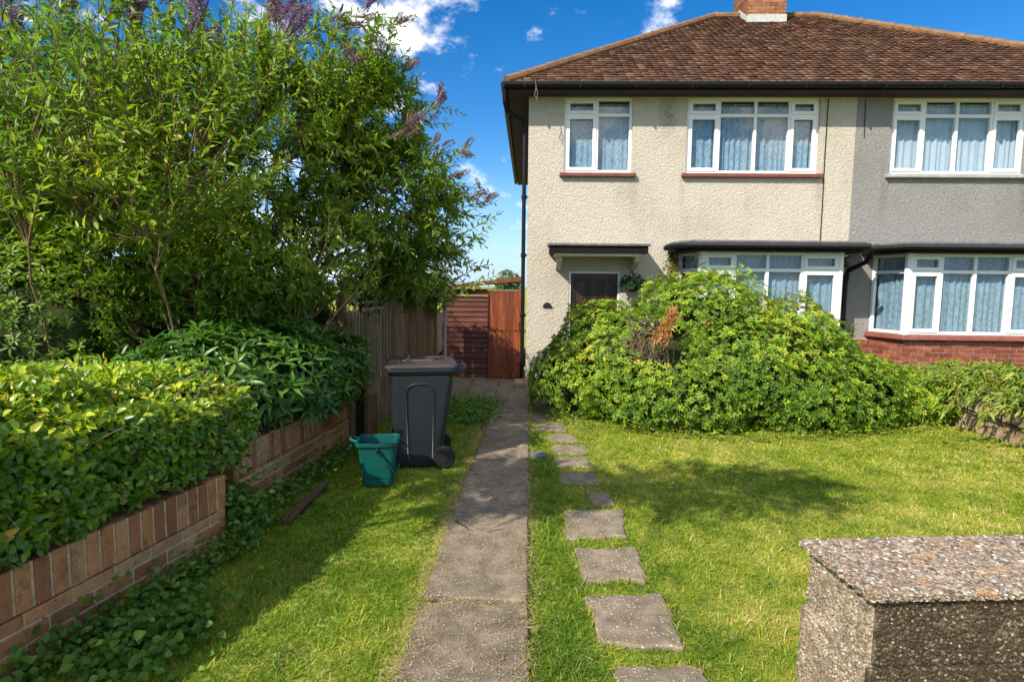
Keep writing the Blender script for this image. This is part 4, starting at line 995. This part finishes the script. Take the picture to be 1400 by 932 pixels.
b = MB(); b.tube([(1.76, 10.23, 1.95), (1.76, 9.96, 1.97), (1.76, 9.95, 1.86)], .008, 6); b.build('bracket', M['black'], HB)
CL = empty('climber', (2.50, 10.2, 1.2), 'narrow strip of yellow-green climber on the left edge of the cream bay', 'climber')
n = 1300; pp = np.stack([rs.normal(2.47, .055, n), rs.uniform(10.05, 10.235, n), rs.uniform(.9, 2.28, n)], 1)
leaves('foliage', pp, rdir(n, rs), unit(np.array([-.3, -1, .2])+rs.normal(size=(n, 3))*.4), rs.uniform(.02, .045, n), rs.uniform(.015, .03, n), rs.uniform(0, 1, n), M['moss'], CL, tpl=T4)

# --- privet hedge on the first run of wall
HG = empty('privet_hedge', (-2.6, 2.6, .3), 'clipped privet hedge growing over the near brick wall, sunlit on top', 'hedge')
def wallx(y): return -2.235+.2*(y-2.27) if y < 3.8 else -2.03+.10*(y-4.2)
n = 36000
HY0, HY1 = .9, 3.86
side_ = rs.uniform(0, 1, n); y = rs.uniform(HY0, HY1, n); dep = rs.uniform(0, 1, n)**1.6*.24
wx = -2.235+.2*(y-2.27)
topz = 1.25-.05*(y-2.3)+.05*np.sin(y*3.1)+(vnoise(np.stack([y*2.5, y*0, y*0], 1), 3)-.5)*.14
frontx = wx+.0-.04*np.sin(y*2.2)
P = np.zeros((n, 3)); N = np.zeros((n, 3))
fr = side_ < .50; tp = (side_ >= .50) & (side_ < .90); en = side_ >= .90
z = .50+(topz-.18-.50)*rs.uniform(0, 1, n)
bul = .10*np.sin(np.clip((z-.50)/(topz-.50), 0, 1)*math.pi)
P[fr] = np.stack([frontx-dep+bul, y, z], 1)[fr]; N[fr] = (1, -.15, .25)
xx = frontx-rs.uniform(0, 1, n)**1.0*1.35
rnd_ = np.clip((xx-frontx+.36)/.36, 0, 1)**2*.22
P[tp] = np.stack([xx+.05, y, topz-dep*.7-rnd_], 1)[tp]; N[tp] = (.12, -.2, 1)
P[en] = np.stack([xx, np.full(n, HY1)-dep+.05, z], 1)[en]; N[en] = (.2, 1, .2)
cl_ = (vnoise(P*7, 8)-.5)*.13; P += N*cl_[:, None]
D = unit(rdir(n, rs)*.9+N*.22+np.array([0, 0, .15])); NN = unit(N*1.1+rdir(n, rs)*.65+np.array([-.2, -.2, .4]))
Lh = rs.uniform(.036, .062, n)
rr = np.clip(rs.normal(.40, .20, n)+np.where(P[:, 2] > topz-.26, .40, 0)*rs.uniform(0, 1.4, n)+(vnoise(P*4, 4)-.5)*.3, 0, .96); rr = np.where(rs.uniform(0, 1, n) < .012, 1.0, rr)  # leaves near the top coloured lighter to strengthen the sunlit look
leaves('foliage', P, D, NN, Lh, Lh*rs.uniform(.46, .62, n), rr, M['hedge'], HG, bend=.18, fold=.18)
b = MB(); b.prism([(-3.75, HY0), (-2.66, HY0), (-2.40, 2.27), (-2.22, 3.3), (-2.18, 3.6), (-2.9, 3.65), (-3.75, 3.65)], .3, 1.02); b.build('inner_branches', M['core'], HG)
b = MB()
for i in range(170):
    y = rs.uniform(1.6, 4.0); x = -2.235+.2*(y-2.27)+rs.uniform(-.2, .08); z = rs.uniform(.5, 1.1); p = np.array([x, y, z])
    b.tube([p, p+rs.normal(size=3)*.09+np.array([.03, 0, .03])], [.003, .0015], 4)
b.build('twigs', M['twig'], HG)['kind'] = 'stuff'

# --- dark glossy shrub on the second run of wall
LS = empty('leafy_shrub', (-2.3, 5.2, .3), 'dark glossy-leaved shrub above the far run of brick wall', 'shrub')
EL = [((-2.35, 5.0, .85), (.62, .85, .52)), ((-2.15, 5.75, .82), (.52, .62, .46)), ((-2.6, 4.5, .8), (.5, .5, .5)), ((-2.05, 5.3, .65), (.40, .7, .32))]
P, N = shell_points(EL, 2800, .57, rs, .3, 2.5, .2, 11)
whorls('foliage', P, N, rs, M['laurel'], LS, 5, (.085, .135), .27, .5)
blob_core('inner_branches', EL, .62, M['core'], LS, .3)

# --- buddleia: stems, arching branches with paired leaves, flower spikes
BD = empty('buddleia', (-3.0, 5.4, .3), 'tall arching buddleia with purple flower spikes filling the upper left', 'shrub')
CROWN = [((-2.9, 6.0, 2.9), (1.75, 1.4, 1.55)), ((-1.55, 6.5, 2.55), (.98, .85, .95)), ((-4.6, 5.2, 2.85), (1.8, 1.4, 1.4)), ((-3.0, 4.5, 2.8), (1.3, 1.1, 1.15)), ((-1.85, 6.45, 3.4), (.90, .75, .90)), ((-1.35, 7.2, 1.95), (.72, .7, .55)), ((-2.4, 5.6, 1.9), (1.0, .7, .8)),
         ((-1.9, 1.2, 3.95), (1.9, .80, .5)), ((-2.75, 1.95, 3.1), (.85, .75, .65)), ((-2.0, 6.05, 3.95), (.80, .65, .62)), ((-3.7, 5.1, 1.7), (1.1, .6, .6)), ((-2.6, 5.0, 1.65), (.85, .45, .42))]
WT = [.24, .11, .17, .12, .085, .05, .07, .080, .065, .06, .095, .055]
roots = np.array([[-2.95, 5.2, .3], [-2.75, 5.5, .3], [-3.2, 5.6, .3], [-2.5, 5.8, .3], [-3.9, 5.0, .3], [-3.05, 5.0, .3], [-2.4, 6.1, .3]])
sb = MB(); LP, LD, LN, LL, LR = [], [], [], [], []; tips = []
rs = np.random.default_rng(77)
mains = []
for i in range(26):
    r = roots[i % len(roots)]+rs.normal(size=3)*np.array([.10, .10, 0]); c, e = CROWN[rs.choice(7, p=np.array(WT[:7])/sum(WT[:7]))]
    tg = np.array(c)+rs.normal(size=3)*np.array(e)*.33; mid = r*.45+tg*.55+np.array([0, 0, .35])+rs.normal(size=3)*.15
    mid[:2] = r[:2]*.72+tg[:2]*.28
    pts = bez(r, mid, tg, 14); pts[1:-1] += rs.normal(size=(12, 3))*.02
    sb.tube(pts, np.linspace(rs.uniform(.022, .040), .008, 14), 7); mains.append(pts)
for i in range(46):
    r = roots[i % len(roots)]+rs.normal(size=3)*np.array([.22, .16, 0]); tg = r+np.array([rs.normal(.15, .55), rs.normal(.1, .4), rs.uniform(1.3, 2.2)])
    pts = bez(r, (r*.6+tg*.4)+rs.normal(size=3)*.12, tg, 10); pts[1:-1] += rs.normal(size=(8, 3))*.012
    sb.tube(pts, np.linspace(rs.uniform(.009, .017), .005, 10), 6); mains.append(pts)
# limb that reaches out over the lawn's edge above the picture
r = np.array([-3.9, 1.6, .3])
for tg in ((-2.7, 2.2, 3.2), (-.9, 1.3, 4.0), (-2.2, 1.2, 4.0)):
    pts = bez(r, np.array([-3.8, 1.6, 3.6]), np.array(tg), 16); sb.tube(pts, np.linspace(.035, .008, 16), 7); mains.append(pts)
allm = np.concatenate(mains)
def branch(p0, tip, nl, lmin, lmax, droop, keepd=.35):
    mid = (p0+tip)/2+np.array([0, 0, droop])+rs.normal(size=3)*.06
    pts = bez(p0, mid, tip, 12); sb.tube(pts, np.linspace(.007, .002, 12), 4)
    seg = pts[-1]-pts[0]
    for k in range(nl):
        t = keepd+(1-keepd)*k/max(nl-1, 1); i = min(int(t*11), 10); p = pts[i]+(pts[i+1]-pts[i])*(t*11-i); d = unit(pts[i+1]-pts[i])
        s = unit(np.cross(d, rs.normal(size=3)))
        for sg in (-1, 1):
            dl = unit(s*sg*.8+d*.65+np.array([0, 0, .02])+rs.normal(size=3)*.32)
            LP.append(p); LD.append(dl); LN.append(unit(np.array([-.25, -.35, .85])+rs.normal(size=3)*.42)); LL.append(rs.uniform(lmin, lmax)*(1-.45*max(0, t-.75)/.25)); LR.append(rs.normal(0, .16))
    return unit(pts[-1]-pts[-2])
NB = 3300
ws = np.array(WT)/sum(WT)
for i in range(NB):
    k = rs.choice(12, p=ws); c, e = np.array(CROWN[k][0]), np.array(CROWN[k][1])
    d = unit(rs.normal(size=3)); d[2] = d[2]*.9+.12
    rad = rs.uniform(.45, 1.0)**.4
    tip = c+d*e*rad*(1+.22*(vnoise((c+d*e)[None]*1.3, 6)[0]-.5)*2)
    if tip[2] < 1.2: continue
    src = allm[np.argsort(((allm-(tip*.55+c*.45))**2).sum(1))[rs.integers(0, 4)]]
    if np.linalg.norm(src-tip) > 1.3: src = tip+unit(src-tip)*rs.uniform(.7, 1.2)
    dd = branch(src, tip, rs.integers(9, 15), .060, .118, rs.uniform(.0, .22), .30)
    if rad > .86 and d[2] > -.25: tips.append((tip, dd, k))
# arching sprays that break the outline on the house side and over the fence (right-hand silhouette)
for (x, y, z, sx) in ((-.40, 6.6, 2.62, .6), (-.55, 6.4, 2.75, .6), (-.48, 6.5, 2.45, .5), (-.72, 6.5, 3.55, .6), (-.62, 6.4, 3.1, .5), (-.85, 6.3, 3.4, .5), (-1.25, 6.2, 3.95, .5), (-1.33, 6.0, 4.3, .4), (-1.5, 6.1, 4.5, .4), (-1.75, 6.0, 4.55, .4), (-1.15, 6.5, 3.75, .5),
                      (-.50, 6.8, 2.15, .5), (-.46, 6.9, 1.95, .45), (-.62, 7.2, 1.9, .5), (-.70, 7.4, 1.7, .5), (-.9, 6.6, 2.2, .5), (-1.0, 6.3, 2.9, .5), (-2.05, 5.7, 4.55, .4)):
    tip = np.array([x, y, z]); dd = branch(tip-np.array([sx, rs.uniform(-.2, .2), rs.uniform(-.15, .25)]), tip, 11, .07, .12, rs.uniform(.05, .16), .1); tips.append((tip, dd, 99))
SPOTS = [(-4.29, 5.0, 3.93), (-4.15, 5.0, 3.68), (-3.79, 5.0, 3.9), (-3.84, 5.2, 4.07), (-3.22, 5.0, 4.0), (-3.01, 4.9, 3.88), (-2.98, 5.0, 4.0), (-2.67, 5.0, 3.98), (-2.53, 4.9, 3.82), (-2.86, 5.3, 4.15), (-3.05, 4.9, 3.72), (-4.15, 5.0, 3.31), (-2.62, 5.0, 3.68), (-2.08, 5.2, 3.8), (-1.96, 5.1, 3.72), (-2.0, 5.4, 4.07), (-2.18, 5.4, 4.04), (-1.85, 5.9, 4.15), (-1.63, 5.9, 4.19), (-1.57, 6.0, 4.33), (-1.55, 6.0, 3.96), (-1.71, 5.9, 3.88), (-1.32, 6.2, 4.25), (-1.25, 6.2, 3.84), (-0.9, 6.3, 3.56), (-0.97, 6.3, 3.5), (-1.28, 6.1, 3.19), (-1.2, 6.2, 3.29), (-0.97, 6.3, 3.13), (-0.67, 6.4, 3.11), (-0.75, 6.4, 2.84), (-0.6, 6.5, 2.65), (-0.48, 6.5, 2.57), (-0.28, 6.5, 2.49), (-0.34, 6.5, 2.41), (-0.46, 6.6, 2.26), (-0.26, 6.6, 1.86), (-1.79, 5.9, 3.32)]
sprays = []
for t_ in SPOTS:
    tip = np.array(t_)+np.array([-.02, -.28, -.02]); out_ = .5 if t_[0] > -1.9 else .15
    dd = branch(tip-np.array([out_, rs.uniform(-.25, .05), rs.uniform(.15, .45)]), tip, 10, .07, .12, rs.uniform(.0, .1), .1); sprays.append((tip, dd))
LP, LD, LN, LL, LR = map(np.array, (LP, LD, LN, LL, LR))
rr = np.clip(.40+LR*1.3+(vnoise(LP*1.6, 9)-.5)*.7, 0, 1)
sb.build('stems', M['bark'], BD, smooth=True)
leaves('foliage', LP, LD, LN, LL, LL*rs.uniform(.25, .36, len(LL)), rr, M['buddleia'], BD, bend=rs.uniform(-.05, .35, len(LL)), fold=.25)
def spike(name, mat, n, ln):
    t = rs.uniform(0, 1, n)**.85; a = rs.uniform(0, 6.28, n); rad = (1-t)**.7*.040*ln/.2+.004
    rad *= rs.uniform(.5, 1.1, n)
    P = np.stack([np.cos(a)*rad, np.sin(a)*rad, t*ln], 1); D = unit(np.stack([np.cos(a), np.sin(a), rs.uniform(-.2, .6, n)], 1))
    P[:3] = 0; P[:3, 2] = -.03
    D[:3] = (0, 0, 1)
    Lf = rs.uniform(.012, .022, n); Lf[:3] = ln+.02
    return leaves(name, P, D, rdir(n, rs), Lf, rs.uniform(.009, .015, n), rs.uniform(0, 1, n), mat, None, tpl=T4)
protos = [spike('flower_spike', M['purple'], 230, .24), spike('flower_spike', M['purple'], 190, .18), spike('flower_spike', M['faded'], 150, .20), spike('flower_spike', M['faded'], 110, .15)]
cnt = 0
for tip, dd in sprays:
    for q in range(3 if cnt % 3 else 2):
        if cnt >= 98: break
        fad = (tip[0] > -1.35 and rs.uniform() < .8) or (tip[0] > -2 and rs.uniform() < .35) or rs.uniform() < .3
        j = (2 if fad else 0)+int(rs.integers(0, 2)); o = protos[j]
        if o.parent is not None: o = o.copy(); COL.objects.link(o)
        z = Vector(unit(dd+np.array([0, 0, .30])+(rs.normal(size=3)*.45 if q else 0))); o.parent = BD; o.matrix_parent_inverse = Matrix.Identity(4)
        o.location = Vector(tip+(rs.normal(size=3)*.05 if q else 0))-BD.location; o.rotation_mode = 'QUATERNION'; o.rotation_quaternion = z.to_track_quat('Z', 'Y'); s = rs.uniform(.7, 1.1)*(1.35 if tip[0] < -1.9 else .95); o.scale = (s, s, s)
        cnt += 1
for o in protos:
    if o.parent is None: bpy.data.objects.remove(o)

# --- background shrubs and trees beyond the bed and behind the gate
def bush(name, label, cat, ells, n, mat, group=None, per=6, L=(.06, .11), core=.66, zmin=.2, W_=.34, trunk=None):
    c0 = ells[0][0]; o = empty(name, (c0[0], c0[1], zmin), label, cat, group)
    P, N = shell_points(ells, n, zmin+.05, rs, .35, 1.6, .22, int(abs(c0[0])*7) % 13)
    whorls('foliage', P, N, rs, mat, o, per, L, W_, .4, T4); blob_core('inner_branches', ells, core, M['core'], o, zmin)
    if trunk:
        b = MB(); b.tube(bez(np.array(trunk[0]), np.array(trunk[1]), np.array(trunk[2]), 8), np.linspace(trunk[3], trunk[3]*.5, 8), 8); b.build('trunk', M['bark'], o, smooth=True)
    return o
bush('bush', 'bright green bush at the far left edge behind the hedge', 'bush', [((-5.0, 4.9, 1.15), (.85, .6, .75)), ((-6.0, 5.6, 1.4), (.9, .7, 1.0))], 900, M['far'], 'bushes in the next garden', zmin=.3)
bush('bush', 'yellow-green low bush growing just behind the hedge top', 'bush', [((-3.55, 4.75, .75), (.55, .45, .42)), ((-3.0, 4.6, .7), (.5, .4, .42))], 700, M['creeper'], 'bushes in the next garden', 5, (.06, .1), .5, .3)
bush('bush', 'big shadowy bush in the next garden behind the buddleia stems', 'bush', [((-5.2, 8.2, 1.3), (1.6, 1.0, 1.3)), ((-7.0, 7.5, 1.8), (1.5, 1.2, 1.7)), ((-3.8, 9.2, 1.0), (1.1, .8, .95))], 2400, M['far'], 'bushes in the next garden', zmin=.3, L=(.07, .12))
bush('bush', 'green bush spilling over the far end of the board fence', 'bush', [((-1.95, 8.2, 1.62), (.55, .85, .36)), ((-1.55, 9.2, 1.62), (.36, .6, .34)), ((-1.9, 7.2, 1.72), (.4, .6, .28))], 1500, M['creeper'], 'bushes in the next garden', 6, (.05, .09), .55, 1.1)
bush('small_tree', 'distant small tree top showing above the shed roof', 'tree', [((-.75, 21, 1.5), (.5, .5, .75))], 260, M['far'], None, 6, (.09, .14), .7, 0, .4, ((-.75, 21, 0), (-.75, 21, .5), (-.75, 21, 1.2), .09))
t = bush('garden_tree', 'old pruned tree with a short pale trunk behind the hedge at the left', 'tree', [((-6.0, 6.2, 3.3), (1.6, 1.3, 1.3)), ((-5.0, 7.3, 3.4), (1.5, 1.2, 1.2))], 2300, M['far'], None, 6, (.07, .12), .45, 1.6, .34, ((-4.55, 5.6, .3), (-4.5, 5.6, .9), (-4.75, 5.7, 1.5), .085))
b = MB()
for tg in ((-6.0, 6.1, 3.2), (-5.2, 6.9, 3.2), (-5.4, 5.6, 2.9), (-4.4, 6.6, 2.7)): b.tube(bez(np.array((-4.75, 5.7, 1.45)), np.array(((-4.75+tg[0])/2, 5.8, 2.3)), np.array(tg), 8), np.linspace(.05, .015, 8), 6)
b.build('limbs', M['bark'], t, smooth=True)
bush('bush', 'sunlit green bush rising at the left edge between hedge and buddleia', 'bush', [((-3.95, 4.5, 1.25), (.75, .5, .8)), ((-4.5, 4.9, 1.7), (.8, .5, .7))], 2000, M['buddleia'], 'bushes in the next garden', 6, (.04, .07), .5, .3)
NF = empty('picket_fence', (-6, 6.6, .3), 'dark weathered board fence in the shade of the next garden at the far left', 'fence')
b = MB(); x = -8.5
while x < -3.6: b.box((x, 6.6+random.uniform(0, .01), .28), (x+.11, 6.62, 1.05+random.uniform(-.02, .02))); x += .122
b.build('boards', M['fencewood'], NF)

# --- weeds and ivy along the foot of the wall
def patch(n, fx, spread, zf, L, mat, name, label, cat, kind=None, ratio=.7):
    P = fx(rs.uniform(0, 1, n)); P[:, :2] += rs.normal(size=(n, 2))*spread; P[:, 2] = np.abs(rs.normal(0, 1, n))*zf+.01
    D = unit(rs.normal(size=(n, 3))*np.array([1, 1, .5])+np.array([0, 0, .15])); N = unit(np.array([.2, -.3, 1])+rs.normal(size=(n, 3))*.4)
    L_ = rs.uniform(*L, n); o = leaves(name, P, D, N, L_, L_*ratio, np.clip(rs.normal(.4, .25, n), 0, 1), mat, None, bend=.25)
    tag(o, label, cat, None, kind); return o
def alongwall(t):
    y = 1.7+t*4.2; x = np.where(y < 3.7, -2.235+.2*(y-2.27), -2.09+.10*(y-4.2))+.12; return np.stack([x, y, y*0], 1)
patch(2500, alongwall, .075, .07, (.022, .05), M['weed'], 'wall_foot_weeds', 'low green weeds along the foot of the brick wall', 'weeds', 'stuff')
def ivy1(t): a = t*6.28; return np.stack([-1.78+.18*np.cos(a*3)*t, 2.62+.42*np.sin(a*5)*t, t*0], 1)
patch(700, ivy1, .10, .05, (.03, .055), M['weed'], 'ground_ivy', 'bright green ivy-like weeds spreading on the shaded grass by the near wall', 'weeds', 'stuff', .9)
def ivy2(t): return np.stack([-1.99+t*.08, 3.68+t*.22, t*0], 1)
o = patch(900, ivy2, .06, .15, (.03, .055), M['weed'], 'ivy', 'ivy climbing the gap between the two runs of brick wall', 'ivy', None, .8)
def strip(t): return np.stack([-1.05+t*.55, 7.6+rs.uniform(-.6, .9, len(t)), t*0], 1)
patch(2400, strip, .14, .045, (.03, .075), M['weed'], 'path_side_weeds', 'broad-leaved weeds on the rough grass between the bin and the gate', 'weeds', 'stuff', .4)
def shr(t): return np.stack([.25+t*5, np.interp(.25+t*5, [.25, .9, 2.4, 4.2, 5.2], [7.35, 6.85, 6.42, 6.85, 7.3]), t*0], 1)
patch(1100, shr, .08, .04, (.03, .065), M['creeper'], 'shrub_foot_weeds', 'tufts of weeds along the foot of the shrubs', 'weeds', 'stuff', .35)

# --- lawn: blades
def poly_in(x, y, q):
    o = np.zeros(len(x), bool); q = np.array(q); j = len(q)-1
    for i in range(len(q)):
        c = ((q[i, 1] > y) != (q[j, 1] > y)) & (x < (q[j, 0]-q[i, 0])*(y-q[i, 1])/(q[j, 1]-q[i, 1]+1e-12)+q[i, 0]); o ^= c; j = i
    return o
def blades(n, y0, y1, width, lmin, lmax):
    rs = np.random.default_rng(int(y0*100)); y = rs.uniform(y0, y1, n); lo = -2.35; hi = np.minimum(6.2, 1.1*y+.6)
    x = lo+(hi-lo)*rs.uniform(0, 1, n)
    keep = np.ones(n, bool)
    edge = (vnoise(np.stack([x*9, y*9, x*0], 1), 12)-.5)*.07
    left = -.545+np.where(y < 4, 0, .022*(y-4))
    onpath = (x > left+.012+edge) & (x < .012+edge*.4); keep &= ~onpath
    for q in STONES:
        cx, cy = np.mean([p[0] for p in q]), np.mean([p[1] for p in q]); qq = [(cx+(p[0]-cx)*.93, cy+(p[1]-cy)*.93) for p in q]
        keep &= ~poly_in(x+edge*1.6, y+(vnoise(np.stack([x*11, y*11, x*0], 1), 14)-.5)*.11, qq)
    keep &= ~((x > -1.5) & (x < .55) & (y > 8.7) & (rs.uniform(0, 1, n) < .88))
    keep &= ~((x > .02) & (x < .58) & (y > 7.2) & (rs.uniform(0, 1, n) < .7))
    keep &= x > np.where(y < 3.7, -2.235+.2*(y-2.27), -2.09+.10*(y-4.2))
    keep &= x < 5.5
    pat = vnoise(np.stack([x*1.5, y*1.5, x*0], 1), 21)*.6+vnoise(np.stack([x*5, y*5, x*0], 1), 22)*.4
    keep &= rs.uniform(0, 1, n) < np.clip(.45+pat*1.1, 0, 1)
    x, y, pat = x[keep], y[keep], pat[keep]; n = len(x)
    left = left[keep]
    az = rs.uniform(0, 6.28, n); tilt = rs.uniform(.35, 1.5, n)
    D = np.stack([np.cos(az)*np.sin(tilt), np.sin(az)*np.sin(tilt), np.cos(tilt)], 1)
    N = unit(np.stack([-np.cos(az)*np.cos(tilt), -np.sin(az)*np.cos(tilt), np.sin(tilt)], 1)+rs.normal(size=(n, 3))*.3)
    # lusher, longer grass in a strip right of the path and beside stones; thin and strawy elsewhere
    lush = np.clip(1-np.abs(x-.18)/.22, 0, 1)*(y < 6.5)+np.clip((-.9-x)/.8, 0, 1)*.45
    dry = vnoise(np.stack([x*1.1, y*1.1, x*0], 1), 41)*.5+vnoise(np.stack([x*3.2, y*3.2, x*0], 1), 42)*.5
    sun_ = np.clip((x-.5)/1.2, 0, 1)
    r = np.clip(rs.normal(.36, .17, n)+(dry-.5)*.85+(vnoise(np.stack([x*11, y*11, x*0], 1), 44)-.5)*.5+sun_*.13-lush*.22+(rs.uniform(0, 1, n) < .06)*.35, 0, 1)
    # straw edging next to the slabs
    ne = (np.abs(x-left) < .07)*(rs.uniform(0, 1, n) < .55)*.4; r = np.clip(r+ne, 0, 1)
    tuft = vnoise(np.stack([x*13, y*13, x*0], 1), 51); ln = rs.uniform(lmin, lmax, n)*(1+.5*lush)*(.55+.4*pat+.7*tuft**2)
    P = np.stack([x, y, np.full(n, -.012)], 1)
    return P, D, N, ln, np.full(n, width)*rs.uniform(.7, 1.3, n), r
parts = [blades(16000, 1.86, 3.41, .0062, .035, .065), blades(18000, 3.41, 5.41, .0075, .035, .065), blades(14000, 5.41, 9.01, .010, .03, .06), blades(200000, 1.85, 3.4, .0032, .018, .040), blades(190000, 3.4, 5.4, .0045, .018, .040), blades(170000, 5.4, 9.0, .0075, .020, .042)]
P, D, N, ln, wd, r = (np.concatenate([p[i] for p in parts]) for i in range(6))
TG = (np.array([(0, -.5), (0, .5), (.55, -.4), (.55, .4), (1, 0)]), [np.array([(2, 3, 4)]), np.array([(0, 1, 3, 2)])])
g = leaves('lawn', P, D, N, ln, wd, r, M['grass'], None, bend=.45, fold=0, tpl=TG); tag(g, 'short mown green and straw coloured grass', 'lawn', None, 'stuff')
# longer and strawy blades hanging over the edges of the stones and the path
EP, ED, ER = [], [], []
rs = np.random.default_rng(404)
def edge_run(a, c, cen, k):
    for t in rs.uniform(0, 1, k):
        if vnoise(np.array([[a[0]*5+t*4, a[1]*5+t*4, 0.]]), 61)[0] < .36: continue
        q = np.array([a[0]+(c[0]-a[0])*t, a[1]+(c[1]-a[1])*t])+rs.normal(size=2)*.012; d = cen-q; d = d/np.linalg.norm(d)
        EP.append((q[0]-d[0]*.012, q[1]-d[1]*.012, .0)); ED.append((d[0]*rs.uniform(.1, .8)+rs.normal()*.45, d[1]*rs.uniform(.1, .8)+rs.normal()*.45, rs.uniform(.25, .9))); ER.append(np.clip(rs.normal(.62, .26), 0, 1))
for q in STONES:
    cen = np.mean(np.array(q), 0); qq = [(cen[0]+(x-cen[0])*.98, cen[1]+(y-cen[1])*.98) for x, y in q]
    for i in range(4):
        a, c = qq[i], qq[(i+1) % 4]; edge_run(a, c, cen, int(330*math.hypot(a[0]-c[0], a[1]-c[1])))
for y0 in np.arange(1.9, 8.4, .3):
    lx = -.545+(0 if y0 < 4 else .022*(y0-4))
    edge_run((lx, y0), (lx, y0+.3), np.array([lx+.3, y0+.15]), 85); edge_run((.02, y0), (.02, y0+.3), np.array([-.3, y0+.15]), 45)
for y0 in ys[1:-1]: edge_run((-.53, y0), (.01, y0), np.array([-.25, y0+.05]), 60)
EP, ED, ER = map(np.array, (EP, ED, ER)); k = len(EP)
g = leaves('edge_grass', EP, ED, rdir(k, rs)+np.array([0, 0, .8]), rs.uniform(.025, .06, k), rs.uniform(.0025, .0045, k), ER, M['grass'], None, bend=.5, fold=0, tpl=TG)
tag(g, 'straggling grass creeping over the edges of path and stepping stones', 'grass', None, 'stuff')
# loose straw clippings lying on the path and lawn
n = 9000; y = 1.9+rs.uniform(0, 1, n)**1.3*6; x = np.where(rs.uniform(0, 1, n) < .55, rs.uniform(-.58, .04, n), rs.uniform(.1, 2.6, n)); az = rs.uniform(0, 6.28, n)
ex = rs.uniform(0, 1, n); x = np.where((ex < .4), np.where(rs.uniform(0, 1, n) < .6, -.56, .015)+rs.normal(0, .035, n), x)
g = leaves('grass_clippings', np.stack([x, y, np.where((x > -.58) & (x < .03), .028, .024)], 1), np.stack([np.cos(az), np.sin(az), rs.normal(0, .06, n)], 1), unit(np.array([0, 0, 1])+rs.normal(size=(n, 3))*.2), rs.uniform(.02, .06, n), rs.uniform(.0018, .0034, n), rs.uniform(0, 1, n), M['straw'], None, bend=.08, fold=0, tpl=TG)
tag(g, 'dry grass clippings scattered over the path', 'clippings', None, 'stuff')
